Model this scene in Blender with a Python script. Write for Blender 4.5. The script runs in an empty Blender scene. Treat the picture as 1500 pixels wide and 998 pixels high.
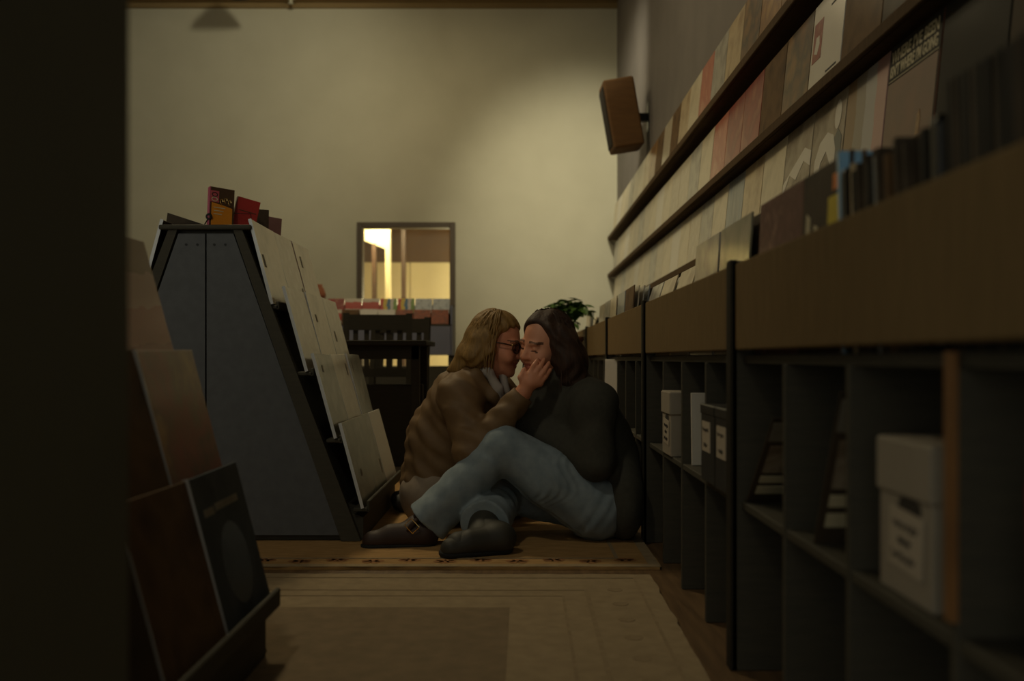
import bpy, bmesh, math, random
import numpy as np
from mathutils import Vector, Matrix, Euler
random.seed(7)
PI = math.pi
C = bpy.context.scene.collection
scene = bpy.context.scene

# ------------------------------------------------------------------ camera, world, lights, exposure
EYE = 0.665
FPX = 1420.0
cd = bpy.data.cameras.new('camera')
cam = bpy.data.objects.new('camera', cd); C.objects.link(cam)
cam.location = (0, 0, EYE); cam.rotation_euler = (PI/2, 0, 0)
cd.sensor_width = 36.0; cd.lens = FPX/1500*36.0
cd.shift_x = -6/1500; cd.shift_y = 26/1500
cd.clip_start = 0.05
cd.dof.use_dof = True; cd.dof.focus_distance = 3.5; cd.dof.aperture_fstop = 2.2
scene.camera = cam

world = bpy.data.worlds.new('ambient_fill'); scene.world = world; world.use_nodes = True
bg = world.node_tree.nodes['Background']
bg.inputs[0].default_value = (1.0, 0.99, 0.82, 1); bg.inputs[1].default_value = 0.45  # warm ambient fill through the open front, raised to lift dark surfaces

WARM = (1.0, 0.83, 0.50)
def area(name, loc, aim, size, power, col=WARM, spread=PI):
    l = bpy.data.lights.new(name, 'AREA'); l.shape = 'DISK'; l.size = size; l.energy = power; l.color = col; l.spread = spread
    o = bpy.data.objects.new(name, l); C.objects.link(o); o.location = loc
    o.rotation_euler = (Vector(aim)-Vector(loc)).to_track_quat('-Z', 'Y').to_euler(); return o
def spot(name, loc, aim, power, deg, blend, rad=0.05, col=WARM):
    l = bpy.data.lights.new(name, 'SPOT'); l.energy = power; l.color = col; l.spot_size = math.radians(deg); l.spot_blend = blend; l.shadow_soft_size = rad
    o = bpy.data.objects.new(name, l); C.objects.link(o); o.location = loc
    o.rotation_euler = (Vector(aim)-Vector(loc)).to_track_quat('-Z', 'Y').to_euler(); return o
WALLWASH = (1.0, 0.91, 0.65)
spot('wall_spot_light', (0.15, 6.5, 4.10), (0.80, 9.88, 1.95), 310, 54, 1.0, 0.10, WALLWASH)
spot('wall_spot_light', (-1.55, 7.0, 4.16), (-2.9, 9.88, 3.35), 68, 88, 1.0, 0.09, WALLWASH)
area('ceiling_fill', (-0.9, 8.0, 4.0), (-1.2, 9.6, 1.5), 0.6, 13, WARM)  # added fill light, tilted to brighten the back wall
area('ceiling_fill', (-1.6, 5.3, 4.0), (0.0, 5.0, 0.3), 0.6, 48, WARM)  # added fill light for the bin fronts, rug and couple
spot('front_fill_spot', (-1.5, 0.9, 4.1), (-0.45, 3.3, 0.3), 58, 62, 1.0, 0.15, (1.0, 0.92, 0.70))  # unseen spot added to brighten the rack end, rug and couple
scene.view_settings.view_transform = 'Standard'; scene.view_settings.look = 'None'
scene.view_settings.gamma = 1.0; scene.view_settings.use_curve_mapping = False
scene.view_settings.exposure = 0.0

# ------------------------------------------------------------------ helpers
def srgb(r, g, b):
    f = lambda c: (c/255/12.92) if c/255 <= 0.04045 else ((c/255+0.055)/1.055)**2.4
    return (f(r), f(g), f(b), 1)
MATS = {}
def mat(name, c1, c2=None, rough=0.6, scale=8, coat=0, metal=0, bump=0, stretch=(1,1,1), coord='Object', detail=4, spec=0.5, emis=None, estr=0, trans=0, croug=0.12):
    m = bpy.data.materials.new(name); m.use_nodes = True; nt = m.node_tree
    b = nt.nodes['Principled BSDF']
    b.inputs['Roughness'].default_value = rough; b.inputs['Metallic'].default_value = metal
    b.inputs['Coat Weight'].default_value = coat; b.inputs['Coat Roughness'].default_value = croug
    b.inputs['Specular IOR Level'].default_value = spec
    b.inputs['Transmission Weight'].default_value = trans
    if emis: b.inputs['Emission Color'].default_value = emis; b.inputs['Emission Strength'].default_value = estr
    tc = nt.nodes.new('ShaderNodeTexCoord'); mp = nt.nodes.new('ShaderNodeMapping'); mp.inputs['Scale'].default_value = stretch
    nz = nt.nodes.new('ShaderNodeTexNoise'); nz.inputs['Scale'].default_value = scale; nz.inputs['Detail'].default_value = detail
    rp = nt.nodes.new('ShaderNodeValToRGB'); rp.color_ramp.elements[0].position = 0.32; rp.color_ramp.elements[1].position = 0.68
    rp.color_ramp.elements[0].color = c1; rp.color_ramp.elements[1].color = c2 or tuple(min(1, v*1.25) for v in c1[:3])+(1,)
    L = nt.links.new
    L(tc.outputs[coord], mp.inputs[0]); L(mp.outputs[0], nz.inputs[0]); L(nz.outputs[0], rp.inputs[0]); L(rp.outputs[0], b.inputs['Base Color'])
    if bump:
        bp = nt.nodes.new('ShaderNodeBump'); bp.inputs['Strength'].default_value = bump; bp.inputs['Distance'].default_value = 0.01
        L(nz.outputs[0], bp.inputs['Height']); L(bp.outputs[0], b.inputs['Normal'])
    MATS[name] = m; return m
def cover(name, cols, style='blotch', scale=2.2, seed=0.0, coat=0.6, rough=0.45):
    """printed record cover: colours laid out by style over the sleeve (Generated coordinates)"""
    m = bpy.data.materials.new(name); m.use_nodes = True; nt = m.node_tree; L = nt.links.new; N = nt.nodes.new
    b = nt.nodes['Principled BSDF']; b.inputs['Roughness'].default_value = rough
    b.inputs['Coat Weight'].default_value = coat; b.inputs['Coat Roughness'].default_value = 0.18
    tc = N('ShaderNodeTexCoord'); mp = N('ShaderNodeMapping'); mp.inputs['Location'].default_value = (seed, seed*.7, seed*1.3)
    rp = N('ShaderNodeValToRGB'); cr = rp.color_ramp
    n = len(cols)
    while len(cr.elements) < n: cr.elements.new(0.5)
    for i, c in enumerate(cols):
        cr.elements[i].position = (0.25+0.5*i/max(1, n-1)) if style in ('blotch', 'streak') else (i/n)
        cr.elements[i].color = srgb(*c)
    if style in ('bands', 'cols'): cr.interpolation = 'CONSTANT'
    L(tc.outputs['Generated'], mp.inputs[0])
    if style == 'blotch' or style == 'streak':
        mp.inputs['Scale'].default_value = (1, 0.02, 1) if style == 'blotch' else (3.2, 0.02, 0.6)
        t = N('ShaderNodeTexNoise'); t.inputs['Scale'].default_value = scale; t.inputs['Detail'].default_value = 3
        L(mp.outputs[0], t.inputs[0]); L(t.outputs[0], rp.inputs[0])
    else:
        sp = N('ShaderNodeSeparateXYZ'); L(tc.outputs['Generated'], sp.inputs[0])
        ns = N('ShaderNodeTexNoise'); ns.inputs['Scale'].default_value = 3; L(mp.outputs[0], ns.inputs[0])
        ma = N('ShaderNodeMath'); ma.operation = 'MULTIPLY_ADD'; ma.inputs[1].default_value = 0.18
        L(ns.outputs[0], ma.inputs[0]); L(sp.outputs[2 if style == 'bands' else 0], ma.inputs[2])
        sb = N('ShaderNodeMath'); sb.operation = 'SUBTRACT'; sb.inputs[1].default_value = 0.09
        L(ma.outputs[0], sb.inputs[0]); L(sb.outputs[0], rp.inputs[0])
    L(rp.outputs[0], b.inputs['Base Color'])
    MATS[name] = m; return m

def bx(bm, x0, x1, y0, y1, z0, z1, bev=0.0, seg=1):
    r = bmesh.ops.create_cube(bm, size=1)
    for v in r['verts']:
        v.co = Vector(((x0+x1)/2+v.co.x*(x1-x0), (y0+y1)/2+v.co.y*(y1-y0), (z0+z1)/2+v.co.z*(z1-z0)))
    if bev:
        es = list({e for v in r['verts'] for e in v.link_edges})
        bmesh.ops.bevel(bm, geom=es, offset=bev, segments=seg, affect='EDGES', profile=0.5)
def box(x0, x1, y0, y1, z0, z1, bev=0.0, seg=1):
    bm = bmesh.new(); bx(bm, x0, x1, y0, y1, z0, z1, bev, seg); return bm
def prism(pts, axis, a, b, bm=None):
    """polygon extruded along axis ('X','Y','Z') from a to b"""
    bm = bm or bmesh.new()
    f = {'X': lambda p, t: (t, p[0], p[1]), 'Y': lambda p, t: (p[0], t, p[1]), 'Z': lambda p, t: (p[0], p[1], t)}[axis]
    v0 = [bm.verts.new(f(p, a)) for p in pts]; v1 = [bm.verts.new(f(p, b)) for p in pts]
    n = len(pts); bm.faces.new(v0); bm.faces.new(v1[::-1])
    for i in range(n): bm.faces.new((v0[i], v1[i], v1[(i+1) % n], v0[(i+1) % n]))
    bmesh.ops.recalc_face_normals(bm, faces=bm.faces); return bm
def tube(path, rad, n=8, bm=None, cap=True):
    bm = bm or bmesh.new(); path = [Vector(p) for p in path]
    rs = rad if isinstance(rad, (list, tuple)) else [rad]*len(path)
    rings = []; prev = None
    for i, p in enumerate(path):
        t = (path[min(i+1, len(path)-1)]-path[max(i-1, 0)]).normalized()
        if prev is None:
            a = t.orthogonal().normalized()
        else:
            a = (prev-t*prev.dot(t)); a = a.normalized() if a.length > 1e-6 else t.orthogonal().normalized()
        prev = a; b = t.cross(a)
        rings.append([bm.verts.new(p+(a*math.cos(2*PI*k/n)+b*math.sin(2*PI*k/n))*rs[i]) for k in range(n)])
    for r0, r1 in zip(rings, rings[1:]):
        for k in range(n): bm.faces.new((r0[k], r0[(k+1) % n], r1[(k+1) % n], r1[k]))
    if cap: bm.faces.new(rings[0][::-1]); bm.faces.new(rings[-1])
    return bm
def lathe(prof, n=24, bm=None, c=(0,0,0)):
    bm = bm or bmesh.new(); rings = []
    for r, z in prof: rings.append([bm.verts.new((c[0]+r*math.cos(2*PI*k/n), c[1]+r*math.sin(2*PI*k/n), c[2]+z)) for k in range(n)])
    for r0, r1 in zip(rings, rings[1:]):
        for k in range(n): bm.faces.new((r0[k], r0[(k+1) % n], r1[(k+1) % n], r1[k]))
    bm.faces.new(rings[0][::-1]); bm.faces.new(rings[-1]); return bm
def obj(name, bm, m, parent=None, smooth=False, loc=None, rot=None):
    if isinstance(bm, bmesh.types.BMesh):
        me = bpy.data.meshes.new(name); bm.to_mesh(me); bm.free()
    else: me = bm
    if smooth: me.polygons.foreach_set('use_smooth', [True]*len(me.polygons))
    me.materials.clear(); me.materials.append(MATS[m] if isinstance(m, str) else m)
    o = bpy.data.objects.new(name, me); C.objects.link(o); o.parent = parent
    if loc is not None: o.location = loc
    if rot is not None: o.rotation_euler = rot
    return o
def tag(o, label, cat, group=None, kind=None):
    o['label'] = label; o['category'] = cat
    if group: o['group'] = group
    if kind: o['kind'] = kind
    return o
def thing(name, label, cat, loc=(0,0,0), rotz=0, group=None):
    o = bpy.data.objects.new(name, None); C.objects.link(o); o.empty_display_size = 0.1
    o.location = loc; o.rotation_euler = (0, 0, rotz); return tag(o, label, cat, group)
def struct(name, bm, m, label=None, parent=None):
    o = obj(name, bm, m, parent)
    if parent is None:
        o['kind'] = 'structure'
        if label: o['label'] = label
    return o
def inst(me, name, m, loc, rot=(0,0,0), parent=None):
    o = bpy.data.objects.new(name, me); C.objects.link(o); o.location = loc; o.rotation_euler = rot; o.parent = parent
    o.material_slots[0].link = 'OBJECT'; o.material_slots[0].material = MATS[m]; return o
def dup(root, loc, rotz=0, label=None):
    r = root.copy(); C.objects.link(r); r.location = loc; r.rotation_euler = (0, 0, rotz)
    if label: r['label'] = label
    for ch in list(root.children):
        c = ch.copy(); C.objects.link(c); c.parent = r
        for g in ch.children:
            d = g.copy(); C.objects.link(d); d.parent = c
    return r
def lettering(name, body, m, parent, loc, rot, size, width=None, bold=0.0):
    cu = bpy.data.curves.new(name, 'FONT'); cu.body = body; cu.size = size; cu.offset = bold; cu.extrude = 0.0006; cu.resolution_u = 3
    t = bpy.data.objects.new(name, cu); C.objects.link(t)
    dg = bpy.context.evaluated_depsgraph_get(); me = bpy.data.meshes.new_from_object(t.evaluated_get(dg))
    C.objects.unlink(t); bpy.data.objects.remove(t)
    xs = [v.co.x for v in me.vertices]
    if width:
        s = width/(max(xs)-min(xs))
        for v in me.vertices: v.co.x = (v.co.x-min(xs))*s
    return obj(name, me, m, parent, loc=loc, rot=rot)
ORD = ['zeroth','first','second','third','fourth','fifth','sixth','seventh','eighth','ninth','tenth','eleventh','twelfth','thirteenth','fourteenth','fifteenth','sixteenth','seventeenth','eighteenth','nineteenth','twentieth','twenty-first','twenty-second','twenty-third','twenty-fourth','twenty-fifth','twenty-sixth','twenty-seventh','twenty-eighth']

# ------------------------------------------------------------------ materials
mat('wall_paint', srgb(196,192,170), srgb(202,198,176), 0.9, 3, bump=0.02)
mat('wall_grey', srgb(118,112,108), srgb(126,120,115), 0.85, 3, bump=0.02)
mat('ceiling_paint', srgb(138,116,78), srgb(146,124,84), 0.9, 3)
mat('floor_wood', srgb(92,70,46), srgb(120,94,64), 0.45, 9, stretch=(6,0.5,1), bump=0.05)
mat('black_wood', srgb(70,67,58), srgb(78,74,63), 0.7, 14, stretch=(1,1,8), spec=0.25)
mat('chair_black', srgb(46,42,33), srgb(52,47,37), 0.7, 14, stretch=(1,1,8), spec=0.2)
mat('black_laminate', srgb(92,94,97), srgb(99,101,104), 0.55, 30, spec=0.3)
mat('brown_laminate', srgb(118,98,66), srgb(128,106,72), 0.85, 10, stretch=(1,6,1), spec=0.12)
mat('rail_wood', srgb(84,66,46), srgb(96,76,54), 0.8, 10, stretch=(1,8,1), spec=0.15)
mat('edge_wood', srgb(120,84,48), srgb(140,100,60), 0.5, 12)
mat('pillar_paint', srgb(102,102,86), srgb(108,108,91), 0.7, 4)
mat('frame_brown', srgb(90,78,64), srgb(92,80,66), 0.55, 6)
mat('cream_paint', srgb(242,228,176), srgb(246,232,184), 0.7, 4)
mat('tan_paint', srgb(98,70,32), srgb(106,76,36), 0.8, 4)
mat('dark_tan', srgb(110,84,42), srgb(120,92,48), 0.8, 4)
mat('blue_grey', srgb(120,122,140), srgb(128,130,148), 0.6, 4)
mat('speaker_wood', srgb(104,72,38), srgb(116,82,44), 0.8, 6, stretch=(1,1,5))
mat('speaker_cloth', srgb(40,34,28), srgb(50,42,34), 0.9, 60)
mat('black_plastic', srgb(44,42,38), srgb(50,48,43), 0.5, 20)
mat('black_metal', srgb(30,29,28), srgb(36,35,33), 0.35, 20, metal=0.6)
mat('white_card', srgb(150,140,124), srgb(160,150,134), 0.8, 6)
mat('white_paper', srgb(176,164,146), srgb(184,172,154), 0.8, 6)
mat('ink', srgb(40,36,34), srgb(48,44,40), 0.7, 20)
mat('pale_print', srgb(196,184,150), srgb(206,194,160), 0.6, 30)
mat('grey_print', srgb(120,114,100), srgb(140,134,118), 0.6, 30)
mat('gold', srgb(240,205,130), srgb(250,220,150), 0.25, 20, metal=1.0)
mat('leaf', srgb(70,104,46), srgb(98,130,62), 0.45, 6)
mat('terracotta', srgb(140,84,56), srgb(156,96,66), 0.8, 8)
mat('soil', srgb(40,30,22), srgb(56,42,30), 0.95, 30, bump=0.4)
mat('skin_warm', srgb(212,140,106), srgb(220,150,116), 0.5, 14, spec=0.4)
mat('skin_light', srgb(226,156,122), srgb(232,166,132), 0.48, 14, spec=0.4)
mat('lip', srgb(192,108,90), srgb(198,116,98), 0.4, 20)
mat('brow', srgb(104,68,48), srgb(114,76,54), 0.7, 40)
mat('hair_blond', srgb(122,92,46), srgb(152,116,60), 0.6, 30, stretch=(4,4,0.6), bump=0.25)
mat('hair_dark', srgb(50,34,24), srgb(70,46,32), 0.65, 30, stretch=(4,4,0.6), bump=0.25)
mat('leather', srgb(112,86,56), srgb(126,98,64), 0.65, 22, bump=0.12)
mat('shirt', srgb(160,150,142), srgb(172,162,152), 0.85, 30)
mat('pale_trousers', srgb(140,124,106), srgb(152,136,118), 0.85, 30)
mat('black_knit', srgb(64,62,54), srgb(72,70,60), 0.9, 60, bump=0.1)
mat('denim', srgb(128,142,150), srgb(148,160,166), 0.85, 26, bump=0.08, stretch=(1,1,1))
mat('shoe_brown', srgb(50,32,24), srgb(58,38,28), 0.6, 16)
mat('shoe_black', srgb(52,50,43), srgb(58,56,48), 0.6, 16)
mat('rubber', srgb(18,17,16), srgb(26,25,23), 0.8, 30)
mat('lens_dark', srgb(40,30,26), srgb(46,36,30), 0.1, 10, coat=1)
mat('tortoise', srgb(44,26,16), srgb(90,56,26), 0.25, 60)
mat('rug_pale', srgb(146,127,97), srgb(160,140,108), 0.95, 26, bump=0.3, detail=8)
mat('rug_dark', srgb(122,104,78), srgb(136,116,88), 0.95, 22, bump=0.3, detail=8)
mat('rug_line', srgb(138,119,90), srgb(152,132,101), 0.95, 40, bump=0.3)
mat('rug_brown', srgb(158,122,72), srgb(178,140,88), 0.95, 14, bump=0.3, detail=8, stretch=(1,3,1))
mat('rug_red', srgb(146,100,58), srgb(156,110,66), 0.95, 20, bump=0.2)
mat('red_cloth', srgb(120,30,24), srgb(136,36,30), 0.6, 10)
mat('book_pink', srgb(220,110,140), srgb(226,120,148), 0.5, 20)
mat('book_orange', srgb(216,134,28), srgb(222,142,36), 0.5, 20)
mat('book_brown', srgb(74,50,30), srgb(82,58,36), 0.5, 20)
mat('book_red', srgb(168,44,36), srgb(176,50,42), 0.45, 20)
mat('book_mauve', srgb(128,88,82), srgb(136,96,90), 0.5, 20)
mat('pink_label', srgb(190,84,92), srgb(196,92,100), 0.5, 20)
mat('yellow_print', srgb(214,190,30), srgb(220,198,40), 0.5, 20)
mat('orange_print', srgb(226,120,30), srgb(232,130,40), 0.5, 20)
mat('clear_plastic', srgb(210,212,214), srgb(220,222,224), 0.12, 6, coat=1)
mat('blue_plastic', srgb(120,170,210), srgb(140,186,220), 0.2, 6, coat=1)
mat('lamp_glass', srgb(255,236,190), srgb(255,240,200), 0.4, 6, emis=(1,0.83,0.5,1), estr=6)
gl = bpy.data.materials.new('door_glass'); gl.use_nodes = True
nt = gl.node_tree; pb = nt.nodes['Principled BSDF']; tr = nt.nodes.new('ShaderNodeBsdfTransparent'); mx = nt.nodes.new('ShaderNodeMixShader')
pb.inputs['Roughness'].default_value = 0.05; pb.inputs['Base Color'].default_value = (0.6,0.6,0.55,1); mx.inputs[0].default_value = 0.10
nt.links.new(tr.outputs[0], mx.inputs[1]); nt.links.new(pb.outputs[0], mx.inputs[2]); nt.links.new(mx.outputs[0], nt.nodes['Material Output'].inputs[0]); MATS['door_glass'] = gl
ln_ = gl.copy(); ln_.name = 'lens_brown'; ln_.node_tree.nodes['Principled BSDF'].inputs['Base Color'].default_value = srgb(60,42,32); ln_.node_tree.nodes['Mix Shader'].inputs[0].default_value = 0.45; MATS['lens_brown'] = ln_

COVERS = {  # material name -> (word for the label, colours, style, scale)
 'cv_cream':  ('cream', [(196,182,150),(214,200,170),(180,166,136)], 'blotch', 2),
 'cv_ivory':  ('ivory', [(206,196,172),(190,176,150),(212,204,186)], 'blotch', 3),
 'cv_grey':   ('grey', [(150,146,136),(176,170,158),(120,116,108)], 'blotch', 3),
 'cv_sand':   ('sand coloured', [(176,150,110),(198,176,138),(150,120,84)], 'blotch', 2.4),
 'cv_red':    ('red', [(160,62,46),(134,48,38),(170,100,76)], 'blotch', 3),
 'cv_salmon': ('salmon', [(196,120,92),(180,92,70),(206,150,120)], 'blotch', 3),
 'cv_brown':  ('brown', [(88,66,44),(112,86,58),(64,48,32)], 'blotch', 2.4),
 'cv_ochre':  ('ochre and black', [(150,98,40),(64,48,30),(176,128,62)], 'blotch', 1.8),
 'cv_gold':   ('gold', [(170,120,50),(130,86,34),(196,150,80)], 'blotch', 2.6),
 'cv_bluegrey': ('blue-grey', [(110,122,138),(140,146,150),(84,92,104)], 'streak', 2),
 'cv_white':  ('white', [(214,206,192),(220,214,202)], 'blotch', 2),
 'cv_pattern': ('grey and brown patterned', [(150,132,108),(112,94,74),(166,152,130),(124,106,88)], 'blotch', 2.2),
 'cv_dark':   ('dark brown', [(62,52,40),(74,62,48),(52,44,34)], 'blotch', 2.5),
 'cv_black':  ('black', [(44,41,35),(52,48,41)], 'blotch', 2.5),
 'cv_navy':   ('dark blue', [(58,66,72),(74,82,88),(48,54,60)], 'blotch', 2.2),
 'cv_slate': ('slate', [(66,74,78),(74,82,86),(60,68,72)], 'blotch', 3),
 'cv_pinkart': ('dusty pink', [(128,92,84),(108,78,68),(146,112,100)], 'blotch', 7),
 'cv_redwhite': ('red and pale pink', [(150,62,50),(176,96,80),(196,160,140),(140,110,70)], 'bands', 2),
 'cv_portrait': ('ochre and rust', [(172,136,76),(120,82,52),(146,66,48),(96,66,44)], 'blotch', 2.4),
 'cv_tallart': ('blue-grey and pink', [(140,110,74),(150,140,126),(178,174,172),(190,150,142)], 'cols', 2),
 'cv_redface': ('rust brown', [(112,64,42),(96,58,40),(124,72,48)], 'blotch', 2),
 'cv_greenplastic': ('grey-green', [(132,126,102),(100,94,72),(156,150,128)], 'blotch', 2.2),
 'cv_redstrip': ('red and white', [(190,180,164),(176,56,40),(180,64,48),(200,190,170)], 'bands', 2),
 'cv_colour': ('many coloured', [(190,60,40),(210,180,60),(70,110,140),(200,190,180),(120,150,70)], 'cols', 3),
 'cv_silver': ('silvery', [(170,176,180),(210,214,214),(120,126,130)], 'blotch', 4),
 'cv_orange': ('orange-brown', [(170,84,40),(140,70,40),(110,70,50)], 'blotch', 4),
}
for k, (w, cols, st, sc) in COVERS.items(): cover(k, cols, st, sc, seed=random.random()*9)
for k in ('cv_dark', 'cv_black', 'cv_navy', 'cv_brown', 'cv_pinkart', 'cv_silver'):
    q = MATS[k].node_tree.nodes['Principled BSDF']; q.inputs['Coat Weight'].default_value = 0.05; q.inputs['Roughness'].default_value = 0.7; q.inputs['Specular IOR Level'].default_value = 0.2

# ------------------------------------------------------------------ the room
WX, YB, ZC = 1.03, 9.88, 4.26
struct('floor', box(-7, WX+.1, -2.5, YB+.12, -0.1, 0), 'floor_wood', 'brown wooden shop floor')
DX0, DX1, DZ = -1.62, -0.62, 2.05
wb = bmesh.new()
bx(wb, -7, DX0, YB, YB+.12, 0, ZC+.3); bx(wb, DX1, WX+.12, YB, YB+.12, 0, ZC+.3); bx(wb, DX0, DX1, YB, YB+.12, DZ, ZC+.3)
struct('wall_back', wb, 'wall_paint', 'pale painted back wall with a doorway')
struct('wall_right', box(WX, WX+.12, -2.5, YB, 0, ZC+.3), 'wall_grey', 'grey right-hand wall behind the record ledges')
struct('wall_left', box(-7.12, -7, -2.5, YB+.12, 0, ZC+.3), 'wall_paint', 'pale left wall of the shop')
struct('ceiling', box(-7.12, WX+.12, -2.5, YB+.12, ZC+.02, ZC+.3), 'ceiling_paint', 'brown shop ceiling')
struct('trim_1', box(-7, WX, YB-.03, YB, ZC-.03, ZC+.02), 'ceiling_paint', 'brown trim where back wall meets ceiling')
struct('baseboard_back', box(-7, DX0-.07, YB-.015, YB, 0, .1, .004), 'frame_brown', 'baseboard along the back wall')
struct('baseboard_right', box(WX-.015, WX, 7.82, YB-.015, 0, .1, .004), 'frame_brown', 'baseboard along the right wall')
# door with glass, frame and the lit room beyond
d = struct('door_1', box(DX0, DX0+.055, YB-.03, YB+.13, 0, DZ, .006), 'frame_brown', 'brown-framed glass door in the back wall')
struct('jamb', box(DX1-.055, DX1, YB-.03, YB+.13, 0, DZ, .006), 'frame_brown', parent=d)
struct('head_jamb', box(DX0+.055, DX1-.055, YB-.03, YB+.13, DZ-.055, DZ, .006), 'frame_brown', parent=d)
struct('bottom_rail', box(DX0+.055, DX1-.055, YB+.03, YB+.08, 0, .55, .006), 'frame_brown', parent=d)
struct('pane', box(DX0+.055, DX1-.055, YB+.05, YB+.058, .55, DZ-.055), 'door_glass', parent=d)
Y2 = 13.2
struct('floor_1', box(-3.6, 1.5, YB+.12, Y2+.1, -.1, 0), 'floor_wood', 'floor of the lit room beyond the door')
struct('ceiling_1', box(-3.6, 1.5, YB+.12, Y2+.1, 2.6, 2.7), 'dark_tan', 'ceiling of the lit room beyond the door')
wl = bmesh.new(); bx(wl, -3.6, 1.5, Y2, Y2+.1, 1.97, 2.6)
w2 = struct('wall_far', wl, 'tan_paint', 'tan wall of the lit room beyond the door')
for i in range(7):
    struct('panel', box(-3.6+i*.72, -3.6+i*.72+.71, Y2-.02, Y2+.1, 0, 1.97, .006), 'cream_paint', parent=w2)
struct('wall_far_left', box(-2.5, -2.4, YB+.12, Y2, 0, 2.6), 'tan_paint', 'tan side wall of the lit room beyond')
struct('wall_far_right', box(1.4, 1.5, YB+.12, Y2, 0, 2.6), 'tan_paint', 'tan right side wall of the lit room beyond')
pt = thing('partition', 'cream and tan partition post seen through the glass door', 'partition', (-1.69, 11.6, 0))
obj('post', box(-.03, .02, -.05, .05, 0, 2.03), 'book_brown', pt)
obj('column', box(.13, .19, -.05, .05, 0, 2.6), 'cream_paint', pt)
obj('lit_ceiling_header', prism([(-.17, 2.09), (.13, 1.97), (.13, 2.6), (-.17, 2.6)], 'Y', -.04, .04), 'cream_paint', pt)  # cream and sloped to stand in for the brightly lit patch of ceiling
obj('jamb', box(.28, .33, .3, .4, 0, 2.6), 'book_brown', pt)
cl = thing('ceiling_lamp', 'glowing round ceiling lamp seen through the glass door', 'lamp', (-1.62, 11.15, 2.46))
obj('shade', lathe([(.02,.15),(.16,.13),(.2,.06),(.17,.0),(.02,-.03)], 24), 'lamp_glass', cl, True)
l = bpy.data.lights.new('corridor_lamp_light', 'POINT'); l.energy = 85; l.color = (1,0.86,0.48); l.shadow_soft_size = .2
lo = bpy.data.objects.new('corridor_lamp_light', l); C.objects.link(lo); lo.location = (-1.62, 11.15, 2.36)
l = bpy.data.lights.new('corridor_lamp_light', 'POINT'); l.energy = 62; l.color = (1,0.86,0.48); l.shadow_soft_size = .2
lo = bpy.data.objects.new('corridor_lamp_light', l); C.objects.link(lo); lo.location = (-.5, 11.6, 1.2)
# dark pillar close to the camera
p = thing('pillar', 'dark brown pillar standing close by along the left edge', 'pillar', (-.62, .85, 0))
obj('shaft', box(-.36, .213, -.18, .18, 0, ZC, .012, 2), 'pillar_paint', p)
obj('plinth', box(-.38, .216, -.19, .19, 0, .12, .01), 'pillar_paint', p)

# ------------------------------------------------------------------ rugs
def rug(name, label, x0, x1, y0, y1, z, base, rot=0):
    t = thing(name, label, 'rug', ((x0+x1)/2, (y0+y1)/2, 0), rot)
    w, l = (x1-x0)/2, (y1-y0)/2
    bm = bmesh.new(); n = 60
    pts = []
    for i in range(n): pts.append((-w+2*w*i/n, -l+random.uniform(-.004,.004)))
    for i in range(n): pts.append((w+random.uniform(-.004,.004), -l+2*l*i/n))
    for i in range(n): pts.append((w-2*w*i/n, l+random.uniform(-.004,.004)))
    for i in range(n): pts.append((-w+random.uniform(-.004,.004), l-2*l*i/n))
    prism(pts, 'Z', 0.0005, z, bm); obj('pile', bm, base, t); return t, w, l
def ring(w, l, wd, z0, z1):
    bm = bmesh.new(); bx(bm, -w, w, l-wd, l, z0, z1); bx(bm, -w, w, -l, -l+wd, z0, z1)
    bx(bm, w-wd, w, -l+wd, l-wd, z0, z1); bx(bm, -w, -w+wd, -l+wd, l-wd, z0, z1); return bm
t, w, l = rug('rug', 'large pale rug with a darker centre field, nearest the camera', -2.3, .395, .2, 2.95, .010, 'rug_pale', -.008)
obj('centre_field', box(-w+.42, w-.42, -l+.40, l-.40, .009, .0112), 'rug_dark', t)
obj('inner_border', ring(w-.20, l-.2, .012, .009, .0113), 'rug_line', t)
obj('inner_border', ring(w-.27, l-.27, .008, .009, .0113), 'rug_line', t)
obj('outer_border', ring(w-.05, l-.05, .008, .009, .0113), 'rug_line', t)
for i in range(16):
    yy = -l+.2+i*(2*l-.4)/15
    bm = lathe([(.001,.0085),(.022,.0085),(.022,.0112),(.001,.0112)], 8); obj('motif', bm, 'rug_line', t, loc=(w-.125, yy, 0))
t, w, l = rug('rug', 'brown patterned rug under the seated couple', -2.2, .455, 3.045, 5.6, .010, 'rug_brown')
obj('outer_border', ring(w-.0, l-.0, .035, .009, .0112), 'rug_pale', t)
obj('inner_border', ring(w-.12, l-.12, .012, .009, .0113), 'rug_line', t)
for i in range(22):
    xx = -w+.1+i*(2*w-.2)/21
    bm = bmesh.new()
    for k in range(5):
        a = k*2*PI/5+i; bmesh.ops.create_circle(bm, cap_ends=True, radius=.018, segments=7, matrix=Matrix.Translation((.022*math.cos(a), .016*math.sin(a), .0108)))
    obj('motif', bm, 'rug_red', t, loc=(xx, -l+.08+.02*(i % 2), 0))

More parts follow.
